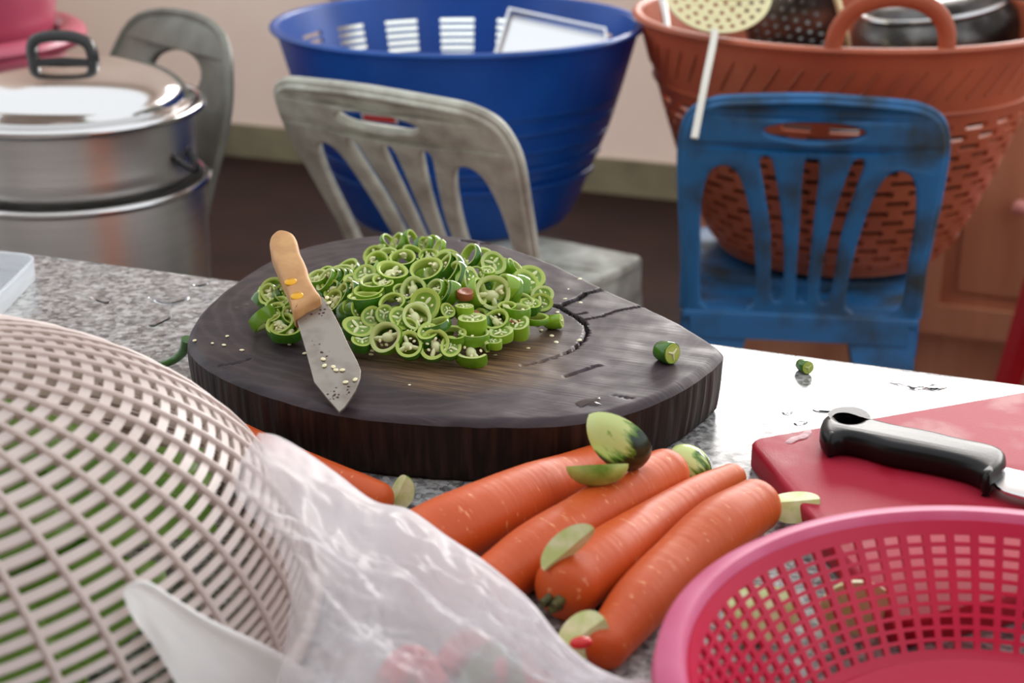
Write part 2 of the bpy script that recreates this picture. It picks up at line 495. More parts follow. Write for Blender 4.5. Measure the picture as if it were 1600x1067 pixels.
class MB:
    def __init__(s):
        s.v, s.f, s.m = [], [], []
    def add(s, verts, faces, mi=0):
        n = len(s.v)
        s.v += [Vector(v) for v in verts]
        s.f += [tuple(i + n for i in f) for f in faces]
        s.m += [mi] * len(faces)
    def box(s, c, d, mi=0, mat=None):
        x, y, z = (k / 2 for k in d)
        vs_ = [Vector((sx * x, sy * y, sz * z)) for sx in (-1, 1) for sy in (-1, 1) for sz in (-1, 1)]
        if mat: vs_ = [mat @ v for v in vs_]
        s.add([v + Vector(c) for v in vs_], [(0, 1, 3, 2), (4, 6, 7, 5), (0, 4, 5, 1), (2, 3, 7, 6), (0, 2, 6, 4), (1, 5, 7, 3)], mi)
    def grid(s, rows, mi=0, closed_u=False):
        n, k = len(rows), len(rows[0])
        fs = []
        for i in range(n - 1):
            for j in range(k if closed_u else k - 1):
                j2 = (j + 1) % k
                fs.append((i * k + j, i * k + j2, (i + 1) * k + j2, (i + 1) * k + j))
        s.add([p for r in rows for p in r], fs, mi)
    def lathe(s, prof, n=48, c=(0, 0, 0), mi=0):
        c = Vector(c)
        s.grid([[c + Vector((r * math.cos(2 * PI * j / n), r * math.sin(2 * PI * j / n), z)) for j in range(n)] for r, z in prof], mi, True)
    def tube(s, pts, rad, n=12, mi=0, caps=True, up=None, flat=1.0):
        pts = [Vector(p) for p in pts]
        if not hasattr(rad, '__len__'): rad = [rad] * len(pts)
        rows = []
        nrm = None
        for i, p in enumerate(pts):
            t = (pts[min(i + 1, len(pts) - 1)] - pts[max(i - 1, 0)]).normalized()
            if nrm is None:
                a = Vector(up) if up else (Vector((0, 0, 1)) if abs(t.z) < 0.9 else Vector((1, 0, 0)))
                nrm = (a - t * a.dot(t)).normalized()
            else:
                nrm = (nrm - t * nrm.dot(t)).normalized()
            bi = t.cross(nrm)
            rows.append([p + nrm * (rad[i] * flat * math.cos(2 * PI * j / n)) + bi * (rad[i] * math.sin(2 * PI * j / n)) for j in range(n)])
        base = len(s.v)
        s.grid(rows, mi, True)
        if caps:
            k = len(pts)
            s.f.append(tuple(base + j for j in range(n)))
            s.f.append(tuple(base + (k - 1) * n + j for j in reversed(range(n))))
            s.m += [mi, mi]
    def ball(s, c, r, n=8, mi=0, mat=None):
        c = Vector(c)
        r = Vector(r) if hasattr(r, '__len__') else Vector((r, r, r))
        rows = []
        for i in range(n + 1):
            a = -PI / 2 + PI * i / n
            row = []
            for j in range(2 * n):
                b = PI * j / n
                v = Vector((r.x * math.cos(a) * math.cos(b), r.y * math.cos(a) * math.sin(b), r.z * math.sin(a)))
                row.append(c + (mat @ v if mat else v))
            rows.append(row)
        s.grid(rows, mi, True)
    def mesh(s, name, mats, smooth=True, sharp=40, off=None):
        me = bpy.data.meshes.new(name)
        vv = [v - off for v in s.v] if off is not None else s.v
        me.from_pydata([tuple(v) for v in vv], [], s.f)
        for m in (mats if isinstance(mats, (list, tuple)) else [mats]):
            me.materials.append(mt[m] if isinstance(m, str) else m)
        me.polygons.foreach_set('material_index', s.m)
        bm = bmesh.new()
        bm.from_mesh(me)
        bmesh.ops.remove_doubles(bm, verts=bm.verts, dist=1e-6)
        bmesh.ops.recalc_face_normals(bm, faces=bm.faces)
        for f in bm.faces: f.smooth = smooth
        if smooth:
            for e in bm.edges:
                if len(e.link_faces) == 2 and e.calc_face_angle(0) > R(sharp): e.smooth = False
        bm.to_mesh(me)
        bm.free()
        return me
    def build(s, name, mats, parent=None, smooth=True, sharp=40, world=False):
        off = Vector(parent.location) if (parent is not None and world) else None
        me = s.mesh(name, mats, smooth, sharp, off)
        o = bpy.data.objects.new(name, me)
        COL.objects.link(o)
        if parent is not None: o.parent = parent
        return o

def single(mb, name, mats, loc, label, cat, group=None, smooth=True, sharp=40):
    """one mesh thing, vertices given in world space, origin moved to loc"""
    me = mb.mesh(name, mats, smooth, sharp, Vector(loc))
    o = bpy.data.objects.new(name, me)
    COL.objects.link(o)
    o.location = loc
    return props(o, label, cat, group)

def solid(o, t, offset=-1.0):
    m = o.modifiers.new('thickness', 'SOLIDIFY')
    m.thickness = t
    m.offset = offset
    e = o.modifiers.new('edges', 'EDGE_SPLIT')
    e.split_angle = R(40)
    return o

def plate_mesh(name, outline, holes, thick, bevel, mat, xf):
    """flat shape with holes, extruded with rounded edges, then mapped by xf((u, v, w)) -> point"""
    cu = bpy.data.curves.new(name + '_shape', 'CURVE')
    cu.dimensions = '2D'
    cu.fill_mode = 'BOTH'
    cu.extrude = max(thick / 2 - bevel, 0.00005)
    cu.bevel_depth = bevel
    cu.bevel_resolution = 2
    cu.offset = -bevel
    for pts in [outline] + list(holes):
        sp = cu.splines.new('POLY')
        sp.points.add(len(pts) - 1)
        for q, p in zip(sp.points, pts): q.co = (p[0], p[1], 0, 1)
        sp.use_cyclic_u = True
    tmp = bpy.data.objects.new(name + '_tmp', cu)
    COL.objects.link(tmp)
    dg = bpy.context.evaluated_depsgraph_get()
    me = bpy.data.meshes.new_from_object(tmp.evaluated_get(dg))
    bpy.data.objects.remove(tmp)
    me.name = name
    for v in me.vertices: v.co = xf(v.co)
    me.materials.clear()
    me.materials.append(mt[mat] if isinstance(mat, str) else mat)
    bm = bmesh.new()
    bm.from_mesh(me)
    bmesh.ops.remove_doubles(bm, verts=bm.verts, dist=1e-5)
    bmesh.ops.recalc_face_normals(bm, faces=bm.faces)
    for f in bm.faces: f.smooth = True
    for e in bm.edges:
        if len(e.link_faces) == 2 and e.calc_face_angle(0) > R(35): e.smooth = False
    bm.to_mesh(me)
    bm.free()
    return me
def plate(name, outline, holes, thick, bevel, mat, xf, parent):
    o = bpy.data.objects.new(name, plate_mesh(name, outline, holes, thick, bevel, mat, xf))
    COL.objects.link(o)
    if parent is not None: o.parent = parent
    return o

def spline(pts, n, closed=False):
    """Catmull-Rom through pts (tuples of any length)"""
    pts = [Vector(p) for p in pts]
    k = len(pts)
    out = []
    segs = k if closed else k - 1
    for i in range(segs):
        p0 = pts[(i - 1) % k] if (closed or i > 0) else pts[0] * 2 - pts[1]
        p1, p2 = pts[i], pts[(i + 1) % k]
        p3 = pts[(i + 2) % k] if (closed or i + 2 < k) else p2 * 2 - p1
        for j in range(n):
            t = j / n
            out.append(0.5 * ((2 * p1) + (p2 - p0) * t + (2 * p0 - 5 * p1 + 4 * p2 - p3) * t * t + (3 * p1 - p0 - 3 * p2 + p3) * t ** 3))
    if not closed: out.append(pts[-1])
    return out

def slotted(prof, ncol, rows, duty, stagger=False, tbreaks=(), sub=1, th0=0.0, only=None):
    """lathe surface with a slot grid. prof(t)->(r, z); rows: list of (t0, t1) slot bands"""
    fr = {0.0}
    if stagger: fr |= {0.5, duty, (duty - 0.5) % 1}
    else: fr |= {duty}
    fr = sorted(round(x, 6) for x in fr)
    ths = []
    for c in range(ncol):
        for i, f in enumerate(fr):
            nx = fr[i + 1] if i + 1 < len(fr) else 1.0
            for q in range(sub): ths.append(c + f + (nx - f) * q / sub)
    ts = sorted({round(x, 6) for r in rows for x in r} | {round(x, 6) for x in tbreaks})
    n = len(ths)
    mb = MB()
    vs_ = []
    for t in ts:
        r, z = prof(t)
        vs_ += [(r * math.cos(2 * PI * a / ncol + th0), r * math.sin(2 * PI * a / ncol + th0), z) for a in ths]
    fs = []
    for i in range(len(ts) - 1):
        tm = (ts[i] + ts[i + 1]) / 2
        row = next((k for k, (a, b) in enumerate(rows) if a < tm < b), None)
        for j in range(n):
            a0 = ths[j]
            a1 = ths[j + 1] if j + 1 < n else ncol
            am = (a0 + a1) / 2
            if row is not None and (only is None or only(2 * PI * (math.floor(am) + 0.3) / ncol + th0)):
                x = (am - (0.5 if (stagger and row % 2) else 0)) % 1
                if x < duty: continue
            j2 = (j + 1) % n
            fs.append((i * n + j, i * n + j2, (i + 1) * n + j2, (i + 1) * n + j))
    mb.add(vs_, fs)
    return mb

def resample(prof):
    """piecewise-linear profile as a function of t in 0..1 by arc length"""
    L = [0.0]
    for a, b in zip(prof, prof[1:]): L.append(L[-1] + math.hypot(b[0] - a[0], b[1] - a[1]))
    def f(t):
        s = t * L[-1]
        for i in range(len(prof) - 1):
            if s <= L[i + 1] or i == len(prof) - 2:
                k = (s - L[i]) / max(L[i + 1] - L[i], 1e-9)
                return (prof[i][0] + (prof[i + 1][0] - prof[i][0]) * k, prof[i][1] + (prof[i + 1][1] - prof[i][1]) * k)
    return f

# ================================================================== THE SETTING
def struct(name, mb, m, parent=None, smooth=False):
    o = mb.build(name, m, parent, smooth=smooth)
    if parent is None: o['kind'] = 'structure'
    return o
mb = MB(); mb.box((0.2, 0.9, -0.05), (7.0, 6.6, 0.1)); struct('floor', mb, 'floor')
WY = 4.09
V0, V1, VZ0, VZ1 = -2.16, -1.45, 0.27, 0.54          # low opening, made up so the blue basket's slots show bright spots
W0, W1, WZ0, WZ1 = -1.28, 1.65, 1.36, 2.12           # big window
mb = MB()
def wallbox(x0, x1, z0, z1): mb.box(((x0 + x1) / 2, WY + 0.06, (z0 + z1) / 2), (x1 - x0, 0.12, z1 - z0))
wallbox(-3.3, 3.7, WZ1, 3.0)
wallbox(-3.3, W0, WZ0, WZ1); wallbox(W1, 3.7, WZ0, WZ1)
wallbox(-3.3, 3.7, VZ1, WZ0)
wallbox(-3.3, V0, VZ0, VZ1); wallbox(V1, 3.7, VZ0, VZ1)
wallbox(-3.3, 3.7, 0, VZ0)
struct('wall_back', mb, 'wall')
mb = MB(); mb.box((-1.85, 4.95, 0.45), (2.4, 0.1, 0.9)); struct('vent_reflector', mb, 'frame')  # added reflector, lit to glow through the blue basket's slots
mb = MB(); mb.box((-3.36, 3.75, 1.5), (0.12, 0.8, 3.0)); struct('wall_left', mb, 'wall')
mb = MB(); mb.box((0.2, -2.3, 1.5), (7.0, 0.12, 3.0)); struct('shade_wall', mb, 'wall_dim')  # wall added behind the camera, out of view, to cut frontal light
mb = MB(); mb.box((0.2, WY - 0.009, 0.05), (7.0, 0.018, 0.10)); struct('baseboard_back', mb, 'skirting')
mb = MB(); mb.box((0.2, 3.95, 3.05), (7.0, 0.5, 0.1)); mb.box((0.2, -1.55, 3.05), (7.0, 1.6, 0.1)); struct('ceiling_shade', mb, 'ceiling_shade')  # unseen strips; front one added to cut light, gap lets sky in
def window(name, x0, x1, z0, z1, nx):
    mb = MB()
    t = 0.045
    y = WY + 0.07
    mb.box(((x0 + x1) / 2, y, z0 + t / 2), (x1 - x0, 0.06, t)); mb.box(((x0 + x1) / 2, y, z1 - t / 2), (x1 - x0, 0.06, t))
    for i in range(nx + 1):
        x = x0 + t / 2 + (x1 - x0 - t) * i / nx
        mb.box((x, y, (z0 + z1) / 2), (t, 0.055, z1 - z0 - 2 * t))
    fr = struct(name, mb, 'frame')
    for i in range(nx):
        a = x0 + t + (x1 - x0 - t) * i / nx
        b = x0 + (x1 - x0 - t) * (i + 1) / nx
        g = MB(); g.box(((a + b) / 2, y, (z0 + z1) / 2), (b - a, 0.006, z1 - z0 - 2 * t)); struct('pane', g, 'glass', fr)
window('window_1', W0, W1, WZ0, WZ1, 3)
window('added_vent', V0, V1, VZ0, VZ1, 1)  # unseen opening, added for brightness behind the blue basket

# ------------------------------------------------------------------ granite table
tb = thing('counter_table', 'speckled grey granite work table under everything being chopped', 'table', (-0.35, 0.6, 0))
TX0, TX1, TY0, TY1 = -1.75, 0.75, 0.14, 1.124
def table_top():
    out = []
    r = 0.012
    for cx, cy, a0 in ((TX1 - r, TY1 - r, 0), (TX0 + r, TY1 - r, 90), (TX0 + r, TY0 + r, 180), (TX1 - r, TY0 + r, 270)):
        for k in range(4): out.append((cx + r * math.cos(R(a0 + 30 * k)) - tb.location.x, cy + r * math.sin(R(a0 + 30 * k)) - tb.location.y))
    return out
plate('table_top', table_top(), [], 0.03, 0.003, 'granite', lambda p: Vector((p.x, p.y, p.z + TZ - 0.015)), tb)
for x0, x1, pm in ((-1.66, -0.56, 'panel_pale'), (-0.56, 0.25, 'panel_orange'), (0.25, 0.66, 'panel_pale')):  # unseen panels, made up and split by colour to reflect in the pots
    mb = MB(); mb.box(((x0 + x1) / 2, TY1 - 0.06, (TZ - 0.03) / 2), (x1 - x0 - 0.003, 0.05, TZ - 0.03)); mb.build('reflector_panel', pm, tb, smooth=False, world=True)
for x in (-1.62, 0.62):
    mb = MB(); mb.box((x, 0.62, (TZ - 0.03) / 2), (0.06, 0.85, TZ - 0.03)); mb.build('side_panel', 'panel_pale', tb, smooth=False, world=True)

# ------------------------------------------------------------------ cabinet behind the blue chair
CY = 2.75
cabx0 = PY(1060, 400, CY).x
cabx1 = cabx0 + 0.86
cb = thing('cabinet', 'low pale tan wooden cabinet with framed doors behind the blue chair', 'cabinet', ((cabx0 + cabx1) / 2, CY + 0.22, 0))
mb = MB(); mb.box(((cabx0 + cabx1) / 2, CY + 0.235, 0.42), (cabx1 - cabx0, 0.42, 0.52)); mb.build('body', 'cab', cb, smooth=False, world=True)
mb = MB(); mb.box(((cabx0 + cabx1) / 2, CY + 0.235, 0.08), (cabx1 - cabx0 - 0.02, 0.40, 0.16)); mb.build('plinth', 'cab', cb, smooth=False, world=True)
mb = MB(); mb.box(((cabx0 + cabx1) / 2, CY + 0.225, 0.6925), (cabx1 - cabx0 + 0.02, 0.46, 0.025)); mb.build('top', 'cab', cb, smooth=False, world=True)
dw = (cabx1 - cabx0) / 2
for i in range(2):
    x0 = cabx0 + dw * i + 0.006; x1 = x0 + dw - 0.012
    z0, z1, s = 0.18, 0.67, 0.055
    m2 = MB()
    m2.box(((x0 + x1) / 2, CY + 0.012, z0 + s / 2), (x1 - x0, 0.024, s)); m2.box(((x0 + x1) / 2, CY + 0.012, z1 - s / 2), (x1 - x0, 0.024, s))
    m2.box((x0 + s / 2, CY + 0.012, (z0 + z1) / 2), (s, 0.024, z1 - z0 - 2 * s)); m2.box((x1 - s / 2, CY + 0.012, (z0 + z1) / 2), (s, 0.024, z1 - z0 - 2 * s))
    d = m2.build('door', 'cab', cb, smooth=False, world=True)
    m3 = MB(); m3.box(((x0 + x1) / 2, CY + 0.02, (z0 + z1) / 2), (x1 - x0 - 2 * s, 0.012, z1 - z0 - 2 * s))
    m3.box(((x0 + x1) / 2, CY + 0.012, (z0 + z1) / 2), (x1 - x0 - 2 * s - 0.06, 0.01, z1 - z0 - 2 * s - 0.06))
    p = m3.build('door_panel', 'cab_in', d, smooth=False); p.data.transform(Matrix.Translation(-cb.location))
    m4 = MB(); kx = x1 - 0.035 if i == 0 else PY(1596, 320, CY).x
    m4.ball((kx, CY - 0.018, PY(1596, 320, CY).z), (0.014, 0.012, 0.014)); m4.tube([(kx, CY, PY(1596, 320, CY).z), (kx, CY - 0.012, PY(1596, 320, CY).z)], 0.006)
    k = m4.build('knob', 'knob', d); k.data.transform(Matrix.Translation(-cb.location))

# ------------------------------------------------------------------ plastic chairs
def ell(cx, cy, rx, ry, n=24, p=1.0):
    def sg(x): return math.copysign(abs(x) ** p, x)
    return [(cx + rx * sg(math.cos(2 * PI * k / n)), cy + ry * sg(math.sin(2 * PI * k / n))) for k in range(n)]
def tup(pts): return [(p[0], p[1]) for p in pts]
def mir(pts): return [(-x, y) for x, y in reversed(pts)]
def back_shape(H, wt, wb):
    o = [(-wb, 0.0), (-wb, 0.25 * H), (-(wb + wt) / 2 - 0.002, 0.52 * H), (-wt, H - 0.085)]
    o += [(-wt + 0.002, H - 0.050), (-wt + 0.012, H - 0.024), (-wt + 0.034, H - 0.009), (-wt + 0.07, H - 0.002), (0, H + 0.004)]
    right = mir(o[:-1])
    outline = tup(spline(o[3:] + right[:6], 4))
    outline = o[:3] + outline + right[6:]
    handle = ell(0, H - 0.040, 0.064, 0.013)
    k = (H - 0.072) / 0.24
    def sc_(p): return [(x, y * k) for x, y in p]
    c = [tup(spline(sc_([(-0.007, 0.03), (-0.009, 0.14), (-0.010, 0.225), (0, 0.234), (0.010, 0.225), (0.009, 0.14), (0.007, 0.03), (0, 0.026)]), 3, True))]
    q = tup(spline(sc_([(0.024, 0.032), (0.030, 0.13), (0.046, 0.215), (0.055, 0.236), (0.066, 0.230), (0.058, 0.19), (0.045, 0.12), (0.039, 0.03)]), 3, True))
    d = tup(spline(sc_([(0.062, 0.012), (0.064, 0.09), (0.076, 0.16), (0.092, 0.208), (0.112, 0.220), (0.130, 0.206), (0.138, 0.16), (0.136, 0.09), (0.132, 0.012), (0.10, 0.004)]), 3, True))
    return outline, [handle] + c + [q, mir(q), d, mir(d)]
def round_back(H, wt, wb):
    o = [(-wb - 0.01, 0.0), (-wb + 0.008, 0.06), (-wb + 0.006, 0.16), (-wt, 0.27), (-wt + 0.006, 0.33), (-wt + 0.05, H - 0.01), (0, H + 0.006)]
    outline = tup(spline(o + mir(o[:-1]), 4))
    handle = ell(0, H - 0.075, 0.072, 0.03)
    d = tup(spline([(0.03, 0.03), (0.035, 0.13), (0.05, 0.2), (0.085, 0.22), (0.118, 0.2), (0.125, 0.12), (0.12, 0.03), (0.07, 0.015)], 3, True))
    return outline, [handle, d, mir(d)]
def chair(label, top, yaw, rec, seat_z, H, wt, wb, mat, shape, dep=1.0):
    """top: world point of the middle of the backrest's top edge; yaw: facing, clockwise from the camera's forward"""
    rz = R(21 - yaw)
    seat_z = top.z - (H + 0.004) * math.cos(R(rec))
    loc_top = Vector((0, -0.19 - H * math.sin(R(rec)), 0))
    off = Matrix.Rotation(rz, 3, 'Z') @ loc_top
    t = thing('plastic_chair', label, 'chair', (top.x - off.x, top.y - off.y, 0), rz, 'old plastic chairs beyond the table')
    sr, cr = math.sin(R(rec)), math.cos(R(rec))
    outline, holes = shape(H, wt, wb)
    def xf(p):
        bow = 0.02 * (1 - (p.x / wt) ** 2) * (p.y / H)
        return Vector((p.x, -0.19 - p.y * sr + p.z * cr - bow, seat_z + p.y * cr + p.z * sr))
    plate('backrest', outline, holes, 0.014, 0.004, mat, xf, t)
    # flange around the outer edge of the backrest
    m = MB()
    m.tube([xf(Vector((x, y, 0.004))) for x, y in outline], 0.0065, 8)
    m.build('back_edge', mat, t)
    so = tup(spline([(-wb, -0.2), (-wb - 0.01 * dep, -0.2 + 0.2 * dep), (-wb - 0.015 * dep, -0.2 + 0.37 * dep), (-wb + 0.03, -0.2 + 0.415 * dep), (0, -0.2 + 0.422 * dep), (wb - 0.03, -0.2 + 0.415 * dep), (wb + 0.015 * dep, -0.2 + 0.37 * dep), (wb + 0.01 * dep, -0.2 + 0.2 * dep), (wb, -0.2)], 4))
    sh = [ell(x, y, 0.004, 0.004, 8) for x in (-0.04, 0, 0.04) for y in (-0.1, -0.06)]
    plate('seat', so, sh, 0.016, 0.005, mat, lambda p: Vector((p.x, p.y, seat_z - 0.008 + p.z - 0.012 * (1 - (p.x / wb) ** 2) + 0.02 * max(0, -(p.y + 0.1)))), t)
    m = MB()
    for s in (-1, 1):
        m.box((s * (wb - 0.002), -0.19 + 0.19 * dep, seat_z - 0.03), (0.012, 0.38 * dep, 0.05))
    m.box((0, -0.195, seat_z - 0.022), (2 * wb - 0.02, 0.012, 0.03)); m.box((0, -0.19 + 0.38 * dep, seat_z - 0.03), (2 * wb - 0.02, 0.012, 0.045))
    m.build('apron', mat, t, smooth=False)
    for sx in (-1, 1):
        for sy in (-1, 1):
            m = MB()
            rows = []
            for k in range(7):
                q = k / 6
                z = (seat_z - 0.012) * (1 - q)
                x = sx * (wb - 0.002 + 0.03 * q); y = (-0.195 - 0.05 * q) if sy < 0 else (-0.19 + 0.385 * dep + 0.05 * q)
                wd = (0.055 * (1 - q) ** 1.5 + 0.036)
                dp = 0.05 * (1 - q) + 0.028
                th = 0.010
                # L-shaped section
                pts = [(0, 0), (-sx * wd, 0), (-sx * wd, -sy * th), (-sx * th, -sy * th), (-sx * th, -sy * dp), (0, -sy * dp)]
                rows.append([Vector((x + a, y + b, z)) for a, b in pts])
            m.grid(rows, 0, True)
            b0 = 6 * 6
            m.f.append(tuple(range(b0, b0 + 6))); m.m.append(0)
            m.build('leg', mat, t, smooth=False)
    return t, rz
c1, rz1 = chair('stained pale grey plastic chair with the blue basket on its seat', D(588, 138, 1.86), 34, 27, 0.5, 0.315, 0.182, 0.160, 'grey_chair', back_shape, 0.62)
c2, rz2 = chair('worn blue plastic chair with the orange basket on its seat', D(1276, 149, 1.93), 8, 9, 0.415, 0.308, 0.166, 0.156, 'blue_chair', back_shape)
c3, rz3 = chair('dull grey round-backed plastic chair turned sideways behind the stacked pots', D(276, 28, 2.2), -132, 14, 0.44, 0.40, 0.165, 0.15, 'dark_grey_chair', round_back)

# ------------------------------------------------------------------ big laundry baskets on the chairs
def big_basket(label, c, z0, z1, r0, r1, mat, ncol, nrow, t_first, t_last, duty, stagger, lip, th0=0.0, only=None):
    t = thing('laundry_basket', label, 'basket', (c.x, c.y, z0), 0, None)
    H = z1 - z0
    pr = [(r0 + (r1 - r0) * (q ** 0.72), H * q) for q in [i / 16 for i in range(17)]]
    f = resample(pr)
    rows = []
    p = (t_last - t_first) / nrow
    for i in range(nrow): rows.append((t_first + p * i, t_first + p * (i + 0.55)))
    m = slotted(f, ncol, rows, duty, stagger, (0, 0.03, 0.06, t_last + 0.02, 0.95, 1.0), 2, th0, only)
    w_ = solid(m.build('wall', mat, t), 0.0065)
    m = MB(); m.lathe([(0.0005, 0.004), (r0 * 0.5, 0.004), (r0, 0.004), (r0 + 0.001, 0.0), (r0 * 0.5, 0.0), (0.0005, 0.0)], 64); m.build('base', mat, t)
    m = MB()
    k = 10
    m.lathe([(r1 + lip * (0.5 + math.cos(2 * PI * i / k)), H + lip * 0.75 * math.sin(2 * PI * i / k)) for i in range(k + 1)], 96)
    m.build('rim', mat, t)
    return t, f
bc = D(716, 40, 2.27); bz1 = 0.806
BBZ = 0.520; OBZ = 0.482
bb, bf = big_basket('large blue slotted plastic basket standing on the stained grey chair', bc, BBZ, bz1, 0.165, 0.268, 'blue_basket', 17, 11, 0.50, 0.90, 0.60, False, 0.006, 0.02, lambda a: math.cos(a) * bc.x + math.sin(a) * bc.y > 0.0)
oc = D(1318, 60, 2.23); oz1 = 0.826
ob, of = big_basket('large orange woven-look plastic basket standing on the blue chair', oc, OBZ, oz1, 0.165, 0.297, 'orange_basket', 26, 15, 0.05, 0.72, 0.62, True, 0.007)
def surf_pt(c, z0, f, z1, r_extra, ang, h):
    # radius of a basket wall at height h
    best = min((abs(f(i / 60)[1] - h), f(i / 60)[0]) for i in range(61))
    return Vector((c.x + (best[1] + r_extra) * math.cos(ang), c.y + (best[1] + r_extra) * math.sin(ang), z0 + h))
def band(c, basket, f, z0, h0, h1, mat, tilt):
    pass
# diagonal embossed strokes of the orange basket's band
def emboss():
    H = oz1 - OBZ
    m = MB()
    for k in range(56):
        a = 2 * PI * k / 56
        a2 = a + 0.10
        p0 = surf_pt(oc, OBZ, of, 0, 0.001, a, H * 0.80); p1 = surf_pt(oc, OBZ, of, 0, 0.001, a2, H * 0.92)
        m.tube([p0, (p0 + p1) / 2 + ((p0 + p1) / 2 - Vector((oc.x, oc.y, (p0.z + p1.z) / 2))).normalized() * 0.001, p1], 0.0022, 6)
    o = m.build('embossed_band', 'orange_basket', ob, world=True); o['kind'] = 'stuff'
    m = MB()
    m.lathe([(f_[0] + 0.001 + 0.003 * math.cos(PI * i / 4 - PI / 2), f_[1] + 0.003 * math.sin(PI * i / 4 - PI / 2)) for i, f_ in ((i, of(0.75)) for i in range(5))], 90)
    m.build('band_edge', 'orange_basket', ob)
emboss()
# carrying handle: an arch standing on the rim, on the camera's side
def basket_handle(basket, c, z1, r, apx, half, hgt, mat):
    tgt = P(apx, 70, z1)
    a0 = math.atan2(tgt.y - c.y, tgt.x - c.x)
    # choose the near side of the rim seen at pixel column apx
    best = min((abs((lambda q: 800 + FPX * (q - CAM).dot(RT) / (q - CAM).dot(FW))(Vector((c.x + r * math.cos(a), c.y + r * math.sin(a), z1))) - apx), a)
               for a in [R(180 + i * 0.5) for i in range(360)])
    a0 = best[1]
    pts = []
    for k in range(25):
        q = PI * k / 24
        aa = a0 - half * math.cos(q)
        h = hgt * (math.sin(q) ** 0.8)
        pts.append(Vector((c.x + (r + 0.1 * h) * math.cos(aa), c.y + (r + 0.1 * h) * math.sin(aa), z1 + h)))
    m = MB(); m.tube(pts, 0.0115, 12, up=(math.cos(a0), math.sin(a0), 0), flat=0.6)
    m.build('handle', mat, basket, world=True)
basket_handle(ob, oc, oz1 - 0.004, 0.297, 1392, 0.245, 0.072, 'orange_basket')
# sticker on the blue basket, seen through the chair's handle slot
best = None
for i in range(720):
    a = R(i * 0.5)
    for h in [x * 0.005 for x in range(40, 75)]:
        q = surf_pt(bc, BBZ, bf, 0, 0.0015, a, h)
        if (q - Vector((bc.x, bc.y, q.z))).dot(CAM - q) < 0: continue
        d = q - CAM; wz = d.dot(FW); e = abs(800 + FPX * d.dot(RT) / wz - 592) + abs(533.5 - FPX * d.dot(UP) / wz - 184)
        if best is None or e < best[0]: best = (e, a, h)
_, sa, sh = best
for nm, da0, da1, h0, h1, mm in (('sticker', -0.115, 0.115, -0.012, 0.012, 'sticker'), ('sticker_stripe', -0.10, 0.10, -0.011, -0.003, 'sticker_red')):
    m = MB()
    ex = 0.0032 if nm == 'sticker' else 0.0038
    m.grid([[surf_pt(bc, BBZ, bf, 0, ex, sa + da0 + (da1 - da0) * j / 8, sh + h0 + (h1 - h0) * i / 4) for j in range(9)] for i in range(5)])
    m.build(nm, mm, bb, world=True)

# faint moulded ridges round the solid front of the blue basket
_fa = math.atan2(-bc.y, -bc.x)
for hq in (0.30, 0.40, 0.50, 0.60, 0.68):
    m = MB()
    rows = []
    for k in range(6):
        g = PI * k / 5
        rows.append([surf_pt(bc, BBZ, bf, 0, 0.0002 + 0.0022 * math.sin(g), _fa - 1.25 + 2.5 * j / 40, bf(hq)[1] + 0.005 * math.cos(g)) for j in range(41)])
    m.grid(rows)
    m.build('ridge', 'blue_basket', bb, world=True)
# steel tray inside the blue basket
def tray():
    o = D(845, 80, 2.33)
    n = (-FW * 0.75 + UP * 0.65 + RT * -0.12).normalized()
    pl = [on_plane(px, py, o, n) for px, py in ((796, 20), (948, 52), (958, 150), (752, 160))]
    cen = sum(pl, Vector()) / 4
    t = thing('steel_tray', 'square shiny steel tray leaning inside the blue basket', 'tray', (bc.x, bc.y, BBZ + 0.006))
    m = MB()
    def lay(k, d): return [cen + (p - cen) * k + n * d for p in pl]
    def dens(q):
        out = []
        for i in range(4):
            for s in range(5): out.append(q[i].lerp(q[(i + 1) % 4], s / 5))
        return out
    rows = [dens(lay(0.01, 0)), dens(lay(0.92, 0)), dens(lay(0.95, 0.004)), dens(lay(0.96, 0.010)), dens(lay(1.0, 0.011)), dens(lay(1.0, 0.009)), dens(lay(0.97, 0.008)), dens(lay(0.93, -0.002)), dens(lay(0.01, -0.002))]
    m.grid(rows, 0, True)
    m.build('pan', 'steel_bright', t, world=True)
tray()

# ------------------------------------------------------------------ utensils in the orange basket
def skimmer():
    c = D(1122, -12, 2.03)
    n = (-FW * 0.86 + UP * 0.5).normalized()
    u = RT.copy(); v = n.cross(u)
    if v.z < 0: v = -v
    r = 0.071
    holes = [ell(0, 0, 0.0035, 0.0035, 8)]
    for rr, k in ((0.016, 7), (0.031, 13), (0.046, 19), (0.059, 24)):
        holes += [ell(rr * math.cos(2 * PI * i / k), rr * math.sin(2 * PI * i / k), 0.0036, 0.0036, 8) for i in range(k)]
    t = thing('skimmer', 'cream metal skimmer with a perforated disc and thin handle hanging over the orange rim', 'skimmer', c)
    plate('perforated_disc', ell(0, 0, r, r, 48), holes, 0.0022, 0.0006, 'skimmer', lambda p: u * p.x + v * p.y + n * (p.z - 0.008 * (1 - (p.x ** 2 + p.y ** 2) / r / r)), t)
    a = on_plane(1116, 58, c + n * 0.004, n)
    e = D(1085, 216, 1.93)
    mid = (a + e) / 2 + UP * 0.004 - FW * 0.006
    m = MB(); m.tube(spline([a + v * 0.012, a, mid, e], 8), 0.0048, 10, flat=0.55); m.build('handle', 'rod', t, world=True)
skimmer()
